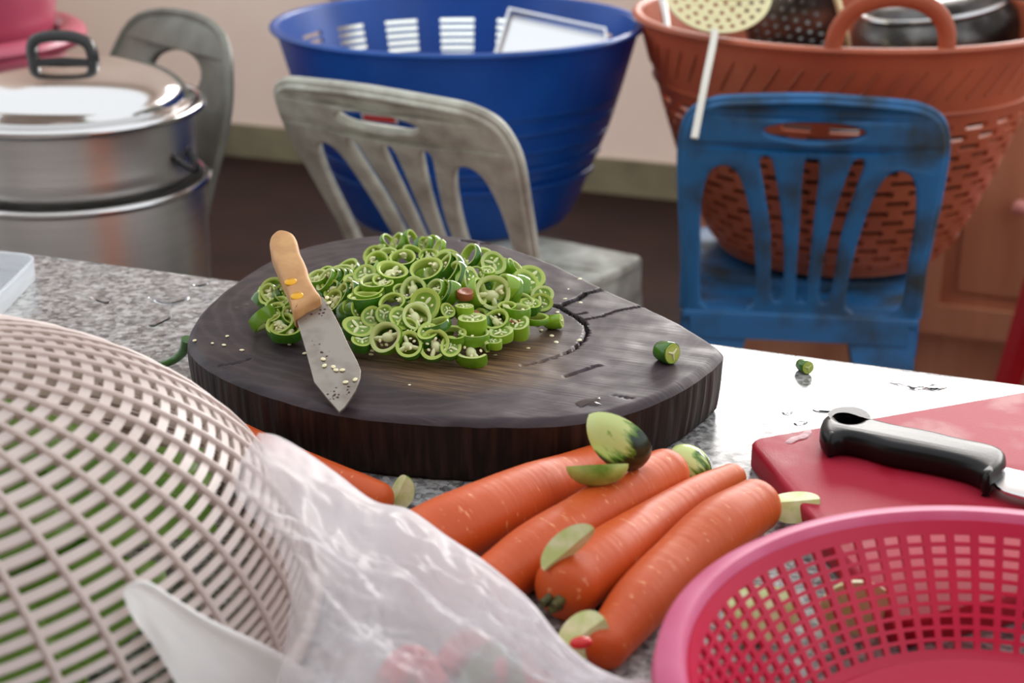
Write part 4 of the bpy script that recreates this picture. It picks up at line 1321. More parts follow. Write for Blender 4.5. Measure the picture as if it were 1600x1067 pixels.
# crop x, crop y, width (in a 3.048x crop whose corner is at 380, 330), normal in view (right, up), kind, label
SL = [
 (710,300,164,(.0,.80),'o','wide oval slice with seeds lying flat on the crown of the heap'),
 (875,290,160,(-.12,.74),'h','long oval open ring lying right of the crown of the heap'),
 (815,382,136,(-.25,.35),'o','pale open slice leaning behind the golden-green slice'),
 (870,450,150,(-.05,.22),'f','golden-green round slice standing front and centre in the heap'),
 (825,512,146,(.1,.5),'o','open slice directly below the golden-green round slice'),
 (712,440,120,(-.2,.6),'h','thin tilted ring left of the golden-green slice'),
 (975,476,72,(.0,.25),'f','tiny solid slice beside the brown chili stub'),
 (1187,392,168,(.12,.16),'o','tall egg-shaped slice facing out on the right of the heap'),
 (1415,440,104,(.1,.2),'f','small solid slice standing at the far right end of the heap'),
 (1420,408,104,(.2,.4),'f','solid slice half hidden behind the far right standing slice'),
 (1335,350,134,(.45,.40),'f','round slice facing right on the right flank of the heap'),
 (1190,252,116,(.1,.25),'f','round solid slice standing at the back right of the heap'),
 (1085,215,118,(-.75,.35),'h','arched thin ring at the back of the heap right of the middle'),
 (690,150,84,(.75,.45),'h','broken-edged slice on end at the back left of the heap'),
 (735,150,92,(-.72,.5),'h','thin slice on end second from the left at the back of the heap'),
 (800,140,92,(.82,.3),'h','tallest upright slice at the very back of the heap'),
 (845,165,84,(.88,.2),'d',GEN),(868,168,88,(-.8,.3),'h',GEN),(905,160,96,(-.82,.32),'h','upright slice right of the tallest one at the back of the heap'),(935,178,84,(-.85,.2),'h',GEN),
 (805,204,96,(.2,.66),'h',GEN),(760,234,128,(.0,.82),'h',GEN),(628,212,100,(-.35,.45),'o',GEN),(652,190,64,(-.2,.85),'t',GEN),
 (610,505,96,(.05,.2),'f','dark solid slice with a three-way core on the left front of the heap'),
 (668,492,90,(.3,.2),'d',GEN),
 (684,606,160,(-.32,.30),'o','large open seedy slice leaning at the front left of the heap'),
 (792,640,132,(-.15,.40),'o','open slice second from the left in the front row'),
 (910,640,146,(.0,.38),'o','open slice in the middle of the front row'),
 (1095,672,160,(.0,.66),'b','broken C-shaped slice lying foremost on the block'),
 (1092,542,126,(.0,.88),'t','thick pale slice lying flat on top of the front right slices'),
 (1205,522,122,(-.1,.42),'o','arched slice with a white core at the front right of the heap'),
 (1308,558,112,(.0,.82),'t','thick flat slice at the front right edge of the heap'),
 (1226,590,108,(.0,.86),'f','thin flat slice with a pale face left of the thick flat one'),
 (1300,480,150,(.05,.95),'h',GEN),(1365,455,100,(.1,.8),'f',GEN),
 (920,548,140,(-.34,.90),'h','edge-on slice tilted at the front middle of the heap'),
 (530,345,108,(.0,.80),'f','pale solid slice lying on top of the left flank of the heap'),
 (578,312,112,(.1,.5),'f',GEN),
 (358,318,100,(-.3,.7),'o',GENC),(400,335,120,(-.65,.52),'h',GENC),(425,328,120,(-.65,.50),'h',GENC),(452,325,120,(-.6,.5),'h',GENC),(478,322,110,(-.55,.55),'h',GENC),(430,375,100,(-.7,.4),'d',GENC),(470,300,120,(-.3,.75),'h',GENC),(395,300,90,(-.3,.7),'h',GENC),(505,395,130,(-.75,.35),'d',GENC),(480,400,120,(-.8,.3),'d',GENC),(440,430,110,(-.6,.4),'d',GENC),
 (150,385,132,(-.2,.45),'o','seedy open slice on top of the little pile left of the knife'),(128,400,110,(-.6,.3),'d',GENL),(190,400,100,(.4,.5),'h',GENL),
 (150,490,118,(-.25,.6),'o',GENL),(178,545,134,(-.1,.62),'o','open slice at the front of the little pile left of the knife'),(205,575,146,(.0,.85),'d',GENL),(232,505,110,(.35,.5),'d',GENL),(215,470,110,(.2,.7),'h',GENL),(165,445,110,(-.2,.8),'h',GENL),
 (600,390,150,(.0,.90),'h',GEN),(580,430,160,(-.05,.93),'d',GEN),(628,352,150,(.1,.85),'h',GEN),(665,345,110,(.0,.8),'o',GEN),
 (500,485,120,(.72,.45),'d','dark glossy slice on edge right of the knife blade'),(535,480,110,(.8,.3),'d',GEN),(545,565,142,(.25,.66),'d','deep green tilted slice touching the knife blade'),(565,625,110,(.1,.8),'d',GEN),
 (945,270,170,(-.62,.55),'h',GEN),(985,290,180,(-.75,.42),'h','long shiny slice on edge right of the heap crown'),(1010,320,160,(-.8,.35),'h',GEN),(920,375,110,(-.7,.3),'o','yellowing slice on edge right of the golden-green one'),(960,385,118,(-.8,.3),'h',GEN),(985,390,118,(-.82,.28),'h',GEN),
 (1245,375,165,(-.86,.2),'h',GEN),(1280,390,150,(-.88,.2),'h','thin slice on edge between the egg-shaped and right-facing slices'),(1310,375,140,(-.86,.2),'h',GEN),(1115,385,130,(.86,.25),'h',GEN),(1070,340,130,(.78,.3),'f',GEN),
 (1275,272,90,(.78,.5),'h','thin slice leaning at the far right of the back of the heap'),(1300,280,90,(.78,.5),'h',GEN),(1150,222,110,(.3,.7),'h',GEN),(980,232,110,(.1,.7),'o',GEN),(882,215,86,(.0,.3),'o','small pale slice facing out below the back row'),
 (1030,288,96,(-.2,.3),'o',GEN),(1110,297,76,(.1,.2),'h','tiny ring with a round hole behind the egg-shaped slice'),(1160,300,74,(.1,.9),'t',GEN),
 (1000,590,130,(.0,.85),'h',GEN),(1100,600,150,(.0,.93),'h',GEN),(1190,628,84,(.0,.9),'f',GEN),(985,655,110,(.2,.6),'d',GEN),(740,520,120,(.4,.5),'d',GEN),
 (690,212,100,(.0,.75),'h',GEN),(640,248,124,(-.1,.70),'h',GEN),(1390,515,118,(.0,.94),'h','thin flat ring lying at the right foot of the heap'),(1255,460,86,(.0,.85),'o',GEN),
 (780,555,110,(.1,.7),'h',GEN),(880,590,110,(.0,.7),'f',GEN),(1040,470,60,(.0,.8),'d',GEN),(760,390,100,(.2,.6),'h',GEN),(1330,430,100,(.2,.7),'h',GEN),
]
def describe(px, py, nx, ny, k):
    kind = {'o': 'open seedy', 'f': 'solid', 'h': 'thin ring-shaped', 'd': 'deep green', 't': 'thick pale'}[k]
    pose = 'lying flat' if ny >= .8 else ('on edge leaning left' if nx < -.55 else 'on edge leaning right' if nx > .55 else 'tilted up' if ny > .45 else 'facing out')
    zone = ('at the back of the heap' if py < 398 else 'on the left flank of the heap' if px < 570 else 'at the front foot of the heap' if py > 505 else
            'on the right flank of the heap' if px > 755 else 'near the crown of the heap' if py < 450 else 'in the middle of the heap')
    return '%s chili slice %s %s' % (kind, pose, zone)
for (cx, cy, wd, (nx, ny), k, lab) in SL:
    if lab is GEN: lab = describe(380 + cx / 3.048, 330 + cy / 3.048, nx, ny, k)
    px, py = 380 + cx / 3.048, 330 + cy / 3.048
    p = mound_hit(px, py)
    dz = (p - CAM).dot(FW)
    r = wd * 1.08 / 3.048 / 2 / FPX * dz
    nz = math.sqrt(max(0.02, 1 - nx * nx - ny * ny))
    n = (RT * nx + UP * ny - FW * nz).normalized()
    low = r * math.sqrt(max(0, 1 - n.z * n.z)) + 0.35 * r * abs(n.z)
    if p.z < BZ + low * 0.92:
        # slide towards the eye along the sight line until it clears the wood
        d = ray(px, py); p = p - d * ((BZ + low * 0.92 - p.z) / -d.z)
    place_slice(p, n, r, pick(k), rnd.uniform(0, 6.28) if k not in ('o',) else rnd.uniform(0, 6.28), lab)
# the layers underneath
for k in range(64):
    c, a, b, H = mounds[(0, 0, 0, 1, 2, 3)[k % 6]]
    for _ in range(30):
        u, v = rnd.uniform(-1, 1), rnd.uniform(-1, 1)
        if u * u + v * v < 0.55: break
    f2 = Vector((FW.x, FW.y, 0)).normalized()
    x = c.x + RT.x * u * a + f2.x * v * b; y = c.y + RT.y * u * a + f2.y * v * b
    h = mound_h(x, y)
    z = BZ + max(0.007, h * rnd.uniform(0.15, 0.62))
    r = rnd.uniform(0.0105, 0.0135)
    n = Vector((rnd.uniform(-.7, .7), rnd.uniform(-.7, .7), rnd.uniform(.5, 1))).normalized()
    z = max(z, BZ + r * math.sqrt(1 - n.z ** 2) * .9 + 0.3 * r)
    place_slice(Vector((x, y, z)), n, r, pick(rnd.choice('ohhdfd')), rnd.uniform(0, 6.28), 'green chili slice buried under the little pile left of the knife' if k % 6 == 4 else 'green chili slice buried under others inside the main heap')
# brown over-ripe stub in the heap
def at_heap(px, py, r, n, var, lab, lift=0):
    p = mound_hit(px, py); p.z = max(p.z, BZ + 0.006) + lift
    return place_slice(p, n, r, var, 0.5, lab)
s_ = at_heap(727, 468, 0.0062, Vector((0.05, -0.1, 1)), VAR['p'][0], 'orange-brown over-ripe chili stub standing upright in the middle of the heap', 0.004)
s_['group'] = 'over-ripe brown chili pieces in the heap'
s_ = at_heap(726, 486, 0.0068, Vector((0.0, -0.05, 1)), VAR['t'][0], 'green slice right under the orange-brown stub')
s_ = at_heap(742, 494, 0.0045, Vector((0.3, -0.3, 1)), VAR['p'][0], 'small brown chili scrap at the foot of the brown stub')
s_['group'] = 'over-ripe brown chili pieces in the heap'
s_ = at_heap(806, 500, 0.0065, Vector((0.0, -0.4, 1)), VAR['p'][0], 'brownish slice peeping out at the right foot of the heap')
s_['group'] = 'over-ripe brown chili pieces in the heap'

# ------------------------------------------------------------------ chili ends, stem, seeds
def chili_end(px, py, z0, r, L, yaw, tilt, lab, skin='skin0'):
    base = P(px, py, z0 + r * 0.9)
    t = thing('chili_end', lab, 'chili piece', (base.x, base.y, z0))
    d = (RT * math.cos(R(yaw)) - Vector((FW.x, FW.y, 0)).normalized() * math.sin(R(yaw))) * math.cos(R(tilt)) + Vector((0, 0, 1)) * math.sin(R(tilt))
    m = MB()
    pts = [d * (L * (q - 0.5)) + Vector((0, 0, r * 0.9)) for q in (0, 0.06, 0.18, 0.4, 0.7, 0.97, 1.0)]
    m.tube(pts, [r * 0.25, r * 0.55, r * 0.8, r * 0.95, r * 1.0, r, r * 0.96], 20)
    m.build('skin', skin, t)
    m = MB(); e = pts[-1]
    m.tube([e, e + d * 0.0005], [r * 0.90, r * 0.88], 20); m.build('cut_face', 'flesh0', t)
    m = MB(); u = d.cross(Vector((0, 0, 1))).normalized(); v = u.cross(d)
    for k in range(3):
        a = 2 * PI * k / 3 + 0.4
        m.tube([e + d * 0.0006, e + d * 0.0006 + (u * math.cos(a) + v * math.sin(a)) * r * 0.6], [r * 0.12, r * 0.08], 6)
    m.build('core', 'pith', t)
chili_end(1038, 549, BZ, 0.0078, 0.016, 52, 6, 'dark green chili end lying alone on the right of the block', 'skin2')
chili_end(863, 503, BZ, 0.0055, 0.014, 15, 12, 'small green chili tip by the crack at the right of the heap', 'skin1')
chili_end(1255, 571, TZ, 0.0052, 0.014, 70, 6, 'small green chili end alone on the wet granite by the far edge', 'skin2')
def stem():
    pts = [P(292, 530, TZ + 0.03), P(288, 546, TZ + 0.020), P(278, 558, TZ + 0.011), P(262, 567, TZ + 0.006), P(246, 570, TZ + 0.004), P(235, 567, TZ + 0.004), P(231, 561, TZ + 0.005), P(233, 557, TZ + 0.007)]
    m = MB(); q = spline(pts, 5); k = len(q)
    m.tube(q, [0.0042 * (1 - 0.72 * i / (k - 1)) for i in range(k)], 10)
    b = P(262, 567, TZ)
    single(m, 'curled_chili', 'skin2', b, 'curled green chili tail poking out from the left edge of the block', 'chili piece')
stem()
sm = MB(); sm.ball((0, 0, 0.0006), (0.0021, 0.0016, 0.0007), 5)
seed_me = sm.mesh('chili_seed', 'seed')
def seed(p, n, k, lab, grp):
    o = bpy.data.objects.new('chili_seed', seed_me)
    COL.objects.link(o)
    o.location = p
    o.rotation_mode = 'QUATERNION'
    o.rotation_quaternion = Vector((0, 0, 1)).rotation_difference(n) @ Quaternion((0, 0, 1), rnd.uniform(0, 6))
    o.scale = (k, k, k)
    props(o, lab, 'seed', grp)
Z = Vector((0, 0, 1))
for px, py in ((505, 562), (507, 572), (521, 574), (525, 579), (535, 579), (540, 598), (555, 594)):
    seed(on_plane(px, py, KN[0] + KN[3] * 0.0012, KN[3]), KN[3], 0.95, 'pale chili seed stuck on the steel knife blade', 'chili seeds on the knife blade')
for px, py in ((511, 466), (514, 474), (490, 481)):
    seed(on_plane(px, py, KN[0] + KN[3] * 0.0012, KN[3]), KN[3], 1.0, 'pale chili seed on the blade close to the wooden handle', 'chili seeds at the knife heel')
for px, py in ((355, 526), (332, 537), (304, 533), (378, 548), (350, 540), (411, 477), (404, 460), (452, 539), (476, 553)):
    seed(P(px, py, BZ), Z, rnd.uniform(0.6, 1.0), 'pale chili seed on the dark wood left of the knife', 'chili seeds left of the knife')
for px, py in ((640, 603), (659, 557), (774, 556), (825, 545), (841, 508), (846, 517), (862, 526), (869, 536), (906, 437), (888, 453), (907, 474), (883, 468), (823, 521), (840, 603), (871, 489), (582, 549), (565, 536), (560, 527), (905, 533), (770, 512), (580, 555)):
    seed(P(px, py, BZ - 0.001), Z, rnd.uniform(0.7, 1.15), 'pale chili seed on the dark wood around the front and right of the heap', 'chili seeds around the heap')

# ------------------------------------------------------------------ water drops and puddles
def puddle(name, pts, z, h, lab, seed_=1):
    c = sum((P(px, py, z) for px, py in pts), Vector()) / len(pts)
    q = spline([P(px, py, z) for px, py in pts], 5, True)
    m = MB()
    rows = []
    for k, zz in ((1.0, 0.00005), (0.97, 0.45), (0.9, 0.8), (0.7, 0.97), (0.35, 1.0), (0.02, 1.0)):
        rows.append([c + (p - c) * k + Vector((0, 0, max(zz * h, 0.00008))) for p in q])
    m.grid(rows, 0, True)
    m.f.append(tuple(range(len(q)))); m.m.append(0)
    single(m, name, 'water', c, lab, 'water')
puddle('water_puddle', [(895, 632), (910, 625), (928, 624), (940, 621), (941, 628), (934, 630), (942, 634), (930, 637), (915, 635), (905, 640)], BZ - 0.001, 0.0012, 'glinting water puddle near the front edge of the block top')
puddle('water_droplet', [(396, 449), (402, 448), (406, 452), (400, 454)], BZ - 0.001, 0.001, 'topmost water drop on the left of the block top')
puddle('water_droplet', [(381, 477), (388, 475), (390, 480), (384, 481)], BZ - 0.001, 0.001, 'water drop nearer the heap on the left of the block top')
puddle('water_droplet', [(366, 482), (371, 480), (374, 484), (368, 485)], BZ - 0.001, 0.001, 'water drop nearest the left rim of the block top')
puddle('water_puddle', [(1385, 596), (1405, 597), (1425, 601), (1445, 600), (1470, 603), (1480, 606), (1462, 610), (1440, 607), (1425, 609), (1412, 604)], TZ, 0.0012, 'ragged water puddle near the far edge of the granite right of the chili end')
puddle('water_puddle', [(1270, 640), (1295, 636), (1312, 638), (1322, 641), (1300, 644), (1280, 644)], TZ, 0.001, 'thin water streak on the granite behind the black knife handle')
puddle('water_droplet', [(1222, 645), (1232, 641), (1239, 644), (1230, 648)], TZ, 0.001, 'small water drop on the granite at the corner of the red board')
puddle('water_droplet', [(1240, 662), (1252, 657), (1262, 660), (1248, 664)], TZ, 0.001, 'water drop touching the far edge of the red board')
puddle('water_puddle', [(231, 464), (243, 468), (262, 471), (280, 467), (296, 463), (290, 471), (268, 476), (245, 474)], TZ, 0.0012, 'curved bright water streak on the granite left of the block')
puddle('water_puddle', [(232, 508), (248, 499), (266, 491), (268, 497), (250, 506), (240, 511)], TZ, 0.001, 'slanting water streak on the granite above the curled chili tail')
puddle('water_puddle', [(300, 446), (318, 441), (326, 443), (312, 448)], TZ, 0.001, 'small water streak near the far granite edge left of the block')
puddle('water_puddle', [(140, 464), (155, 465), (172, 470), (166, 475), (150, 470)], TZ, 0.001, 'small water splash on the granite right of the clear plastic lid')

# ------------------------------------------------------------------ carrots
def carrot(ctrl, lab, mat, tip=None, stub=None, sink=0.0):
    """ctrl: list of (px, py, width px, extra height)"""
    pts, rad = [], []
    for px, py, w_, ez in ctrl:
        z = TZ + 0.016
        for _ in range(6):
            p = P(px, py, z)
            r = w_ / 2 / FPX * (p - CAM).dot(FW)
            z = TZ + r + ez
        pts.append(P(px, py, z)); rad.append(r)
    q = spline([(p.x, p.y, p.z) for p in pts], 8)
    rr = [v.x for v in spline([(r, 0, 0) for r in rad], 8)]
    a, b = (q[1] - q[0]).normalized(), (q[-1] - q[-2]).normalized()
    pre = [(q[0] - a * rr[0] * s * 0.75, rr[0] * k) for s, k in ((1.0, 0.05), (0.96, 0.3), (0.82, 0.58), (0.6, 0.8), (0.32, 0.94))]
    post = [(q[-1] + b * rr[-1] * s * 0.75, rr[-1] * k) for s, k in ((0.32, 0.94), (0.6, 0.8), (0.82, 0.58), (0.96, 0.3), (1.0, 0.05))]
    Q = [p for p, _ in pre] + q + [p for p, _ in post]
    RRR = [r for _, r in pre] + rr + [r for _, r in post]
    # irregular root: slow wobble plus rings
    rs = random.Random(len(lab))
    RRR = [r * (1 + 0.018 * math.sin(i * 0.45 + len(lab)) + rs.uniform(-0.004, 0.004)) for i, r in enumerate(RRR)]
    Q2 = [Q[0]]; R2 = [RRR[0]]
    for i in range(1, len(Q)):
        Q2 += [Q[i - 1].lerp(Q[i], 0.5), Q[i]]; R2 += [(RRR[i - 1] + RRR[i]) / 2 * (1 + rs.uniform(-.004, .004)), RRR[i]]
    m = MB(); m.tube(Q2, R2, 32)
    mid = sum(pts, Vector()) / len(pts)
    ax = (pts[-1] - pts[0]); yaw = math.atan2(ax.y, ax.x)
    t = thing('carrot', lab, 'carrot', (mid.x, mid.y, TZ), yaw, 'peeled carrots lying between the block and the pink basket')
    inv = Matrix.Rotation(-yaw, 4, 'Z') @ Matrix.Translation(-Vector((mid.x, mid.y, TZ)))
    m.v = [inv @ v for v in m.v]
    m.build('root', mat, t)
    if stub:
        s = MB()
        e = Q[0] - a * 0.001
        for k in range(7):
            d = Vector((rs.uniform(-1, 1), rs.uniform(-1, 1), rs.uniform(-1, 1))) * rr[0] * 0.28
            s.tube([e + d + a * 0.006, e + d - a * rs.uniform(0.003, 0.006)], [0.003, 0.0018], 8)
        s.v = [inv @ v for v in s.v]
        s.build('stem_stub', 'carrot_stub', t)
    return t
carrot([(655, 852, 112, 0), (735, 815, 114, 0), (830, 772, 96, 0), (900, 741, 76, 0), (945, 722, 62, 0)], 'thick carrot lying closest to the block with the eggplant wedges on its thin end', 'carrot_a')
carrot([(765, 915, 88, 0), (830, 868, 96, 0), (910, 817, 92, 0), (985, 771, 90, 0), (1040, 740, 82, 0)], 'smooth straight carrot second from the block with its round end nearest the striped wedge', 'carrot_a')
carrot([(885, 918, 108, 0), (950, 872, 98, 0), (1030, 813, 76, 0), (1095, 771, 58, 0), (1145, 746, 46, 0)], 'carrot with a greenish stem stub that tapers to a thin end between two others', 'carrot_a', stub=True)
carrot([(945, 1012, 74, 0), (1000, 942, 92, 0), (1065, 877, 96, 0), (1130, 822, 98, 0), (1180, 790, 86, 0)], 'carrot lying nearest the pink basket partly hidden behind its rim', 'carrot_b')
carrot([(375, 690, 60, 0), (450, 728, 66, 0), (530, 760, 66, 0), (592, 782, 58, 0)], 'carrot mostly hidden behind the white plastic bag in front of the block', 'carrot_b')

# ------------------------------------------------------------------ eggplant wedges
def wedge(px, py, z, r, ax_dir, face_dir, open_deg, lab, rind='rind', L=1.25, flatten=1.0):
    """wedge of an egg-shaped fruit: ax_dir = core line direction, face_dir = direction the middle of the rind looks to (view: right, up, toward)"""
    def V(d): return (RT * d[0] + UP * d[1] - FW * d[2]).normalized()
    a = V(ax_dir); f = V(face_dir); f = (f - a * f.dot(a)).normalized(); s = a.cross(f)
    c = P(px, py, z)
    t = thing('eggplant_wedge', lab, 'eggplant piece', c, 0, 'cut green eggplant pieces among the carrots')
    h = R(open_deg) / 2
    n, k = 16, 14
    cen = f * (-r * 0.35)
    def pt(i, j, kk=1.0):
        ph = PI * i / n
        th = -h + 2 * h * j / k
        return Vector((math.sin(ph) * math.cos(th) * r * kk, math.sin(ph) * math.sin(th) * r * kk * flatten, math.cos(ph) * r * L * kk))
    q = Matrix((f, s, a)).transposed()
    rot = q.to_quaternion()
    t.rotation_mode = 'QUATERNION'; t.rotation_quaternion = rot
    sh = Vector((-r * 0.35, 0, 0))
    m = MB(); m.grid([[pt(i, j) + sh for j in range(k + 1)] for i in range(n + 1)]); m.build('rind', rind, t, sharp=70)
    m = MB()
    for j in (0, k):
        rows = [[pt(i, j, kk) + sh for kk in (0.998, 0.6, 0.0)] for i in range(n + 1)]
        m.grid(rows)
    m.build('flesh', 'cut', t, sharp=30)
wedge(968, 690, TZ + 0.054, 0.019, (-.62, .52, .25), (.35, -.45, .85), 100, 'big wedge with dark green flames perched on the carrots by the block', 'rind', 1.25)
wedge(933, 737, TZ + 0.042, 0.0125, (.95, .06, .15), (-.05, -.75, .5), 125, 'small pale wedge with a green mottled skin below the flamed wedge', 'rind_light', 1.5)
wedge(886, 853, TZ + 0.044, 0.0102, (.72, .62, .1), (-.6, -.1, -.75), 110, 'slim white-fleshed wedge lying between the second and third carrots', 'rind_light', 1.75)
wedge(1086, 728, TZ + 0.012, 0.015, (-.5, .6, .2), (.6, .5, .4), 150, 'dark green skinned piece tucked behind the round carrot end', 'rind', 1.2)
wedge(1240, 790, TZ + 0.014, 0.0135, (.9, .1, .2), (0, -.6, -.7), 120, 'pale scalloped piece between the last carrot and the pink rim', 'rind_light', 1.2)
wedge(912, 992, TZ + 0.018, 0.0125, (.75, .6, .2), (-.4, -.5, -.6), 130, 'pale piece by the greenish carrot stub next to a red chili scrap', 'rind_light', 1.2)
wedge(628, 770, TZ + 0.010, 0.010, (.4, .8, .2), (.2, -.5, -.7), 130, 'small pale green scrap against the foot of the block', 'rind_light', 1.2)
wedge(1338, 950, TZ + 0.013, 0.018, (.98, .05, .1), (0, .3, -.9), 170, 'white-fleshed chunk seen through the pink basket wall', 'cut', 1.15)
wedge(1190, 960, TZ + 0.013, 0.0175, (.95, .15, .1), (0, -.6, -.7), 150, 'yellow-green piece seen through the left of the pink basket wall', 'rind_light', 1.15)
m = MB(); b = P(908, 1004, TZ + 0.026); m.ball(b, (0.006, 0.004, 0.003), 6, mat=Matrix.Rotation(0.6, 3, 'Z')); single(m, 'chili_scrap', 'red_chili', b, 'tiny red chili scrap on the pale piece by the carrot stub', 'chili piece')

# ------------------------------------------------------------------ red board and the second knife
BH = 0.018
def red_board():
    A = P(1168, 686, TZ + BH); B = P(1404, 974, TZ + BH); Cc = P(1600, 611, TZ + BH)
    e1 = (Cc - A).normalized(); e2 = (B - A); L2 = e2.length; e2 = e2.normalized()
    L1 = 0.36
    q = [A, A + e1 * L1, A + e1 * L1 + e2 * L2, B]
    c = sum(q, Vector()) / 4
    t = thing('cutting_board', 'red plastic cutting board under the black-handled knife', 'cutting board', (c.x, c.y, TZ))
    o = []
    for i in range(4):
        p, pa, pb = q[i], q[i - 1], q[(i + 1) % 4]
        u, v = (pa - p).normalized(), (pb - p).normalized()
        for k in range(6):
            s = k / 5
            o.append(p + u * 0.012 * (1 - s) ** 2 + v * 0.012 * s ** 2)
    plate('board', [(p.x - c.x, p.y - c.y) for p in o], [], BH, 0.003, 'red_board', lambda p: Vector((p.x, p.y, p.z + BH / 2)), t)
    # dried pale paste
    pts = [(1226, 691), (1236, 684), (1248, 681), (1262, 671), (1268, 674), (1262, 684), (1248, 688), (1236, 693)]
    cc = sum((P(px, py, TZ + BH) for px, py in pts), Vector()) / len(pts)
    m = MB(); qq = spline([P(px, py, TZ + BH) for px, py in pts], 4, True)
    m.grid([[cc + (p - cc) * k + Z * zz for p in qq] for k, zz in ((1, 0.0), (0.9, 0.0006), (0.5, 0.0008), (0.02, 0.0008))], 0, True)
    m.build('paste_smear', 'smear', t, world=True)
red_board()
def knife2():
    zt = TZ + BH
    th = 0.017
    o = P(1300, 660, zt + th)
    e = P(1566, 712, zt + th)
    ax = (e - o).normalized(); sd = Z.cross(ax)
    t = thing('chef_knife', 'steel knife with a black plastic handle and hanging hole on the red board', 'knife', (o.x, o.y, zt))
    def uv(px, py): p = P(px, py, zt + th) - o; return (p.dot(ax), p.dot(sd))
    hp = [(1283, 668), (1284, 652), (1292, 643), (1306, 639), (1330, 640), (1360, 649), (1400, 659), (1450, 668), (1500, 680), (1545, 689), (1568, 698), (1574, 708), (1570, 722), (1556, 735), (1548, 741), (1536, 737), (1532, 728), (1500, 716), (1440, 703), (1390, 694), (1350, 682), (1320, 677), (1296, 681)]
    hole = [(1308, 648), (1318, 642), (1332, 641), (1343, 646), (1345, 653), (1334, 658), (1318, 657)]
    plate('handle', tup(spline([uv(*q) for q in hp], 4, True)), [tup(spline([uv(*q) for q in hole], 4, True))], th, 0.006, 'black_plastic',
          lambda p: ax * p.x + sd * p.y + Z * (p.z + th / 2), t)
    b0 = uv(1562, 706); b1 = uv(1545, 738)
    w1 = (Vector(b1) - Vector(b0)).length
    x0 = b0[0] - 0.006
    bl = [(x0, b0[1] - 0.004), (x0 + 0.02, b0[1] - 0.003), (x0 + 0.09, b0[1] - 0.004), (x0 + 0.15, b0[1] - 0.012), (x0 + 0.175, b0[1] - 0.024), (x0 + 0.15, b1[1] - 0.006), (x0 + 0.07, b1[1] - 0.010), (x0 + 0.03, b1[1] - 0.006), (x0 + 0.012, b1[1] + 0.001)]
    plate('blade', tup(spline(bl, 3, True)), [], 0.0022, 0.0004, 'steel_bright', lambda p: ax * p.x + sd * p.y + Z * (p.z + 0.0075), t)
knife2()

# ------------------------------------------------------------------ pink basket in the right foreground
def pink_basket():
    c = Vector((0.0085, 0.615, TZ))
    Hh = 0.065
    ro = 0.166
    t = thing('pink_colander', 'round pink plastic colander with square holes in the right foreground', 'basket', c)
    pr = resample([(0.106, 0.003), (0.110, 0.006), (0.152, Hh - 0.004)])
    rows = []
    n = 10
    t0, t1 = 0.10, 0.93
    p = (t1 - t0) / n
    for i in range(n): rows.append((t0 + p * i, t0 + p * (i + 0.66)))
    m = slotted(pr, 72, rows, 0.66, False, (0, 0.05, 1.0), 1, 0.02)
    solid(m.build('wall', 'pink', t), 0.0022)
    for k in range(8):
        m = MB()
        a = 2 * PI * (k * 9 + 0.83) / 72 + 0.02
        q = [pr(0.06), pr(0.5), pr(0.95)]
        m.tube([((r_ + 0.0004) * math.cos(a), (r_ + 0.0004) * math.sin(a), z_) for r_, z_ in q], 0.0017, 6)
        m.build('wall_rib', 'pink', t)
    m = MB(); m.lathe([(0.0006, 0.001), (0.06, 0.001), (0.103, 0.001), (0.108, 0.004), (0.103, 0.0075), (0.096, 0.005), (0.06, 0.004), (0.0006, 0.004)], 96); m.build('base', 'pink', t)
    m = MB()
    m.lathe([(0.150, Hh - 0.007), (0.1525, Hh - 0.001), (0.1545, Hh + 0.001), (0.161, Hh + 0.0005), (0.1655, Hh - 0.003), (0.167, Hh - 0.010), (0.1655, Hh - 0.013), (0.1645, Hh - 0.009), (0.160, Hh - 0.0035), (0.155, Hh - 0.003), (0.153, Hh - 0.009), (0.150, Hh - 0.007)], 128)
    m.build('rim', 'pink_rim_sheen', t)
pink_basket()

# ------------------------------------------------------------------ white dome basket, left foreground
DC = Vector((-0.594, 0.547, TZ)); DR, DH = 0.250, 0.152
def dome():
    t = thing('dome_basket', 'large pinkish-white slotted basket turned upside down over green leaves in the left foreground', 'basket', DC)
    def pr(q):
        a = (1 - q) * PI / 2            # q=0 rim, q=1 pole
        return (max(DR * math.sin(a), 0.0008), DH * math.cos(a) + 0.002)
    rows = []
    n = 31
    for i in range(n): rows.append((0.04 + 0.87 * (i / n) ** 1.25, 0.04 + 0.87 * ((i + 0.47) / n) ** 1.25))
    m = slotted(pr, 48, rows, 0.86, False, (0, 0.025, 0.93, 0.96, 1.0), 2)
    solid(m.build('shell', 'dome', t), 0.0032)
    for k in range(48):
        m = MB()
        a = 2 * PI * (k + 0.93) / 48
        m.tube([((pr(q)[0] + 0.0005) * math.cos(a), (pr(q)[0] + 0.0005) * math.sin(a), pr(q)[1] + 0.0005) for q in [0.03 + 0.9 * i / 16 for i in range(17)]], 0.0018, 6)
        m.build('rib', 'dome', t)
    m = MB(); m.lathe([(DR - 0.001 + 0.006 * math.cos(2 * PI * i / 10), 0.006 + 0.006 * math.sin(2 * PI * i / 10)) for i in range(11)], 128); m.build('rim', 'dome', t)
dome()
def ray_dome(px, py, k):
    """first hit of a sight line with the dome swollen by k; None if it misses"""
    d = ray(px, py); o = CAM - DC
    s = Vector((1 / (DR * k), 1 / (DR * k), 1 / (DH * k)))
    D_, O_ = Vector((d.x * s.x, d.y * s.y, d.z * s.z)), Vector((o.x * s.x, o.y * s.y, o.z * s.z))
    a, b, c = D_.dot(D_), 2 * D_.dot(O_), O_.dot(O_) - 1
    q = b * b - 4 * a * c
    if q < 0: return None
    return (-b - math.sqrt(q)) / (2 * a)

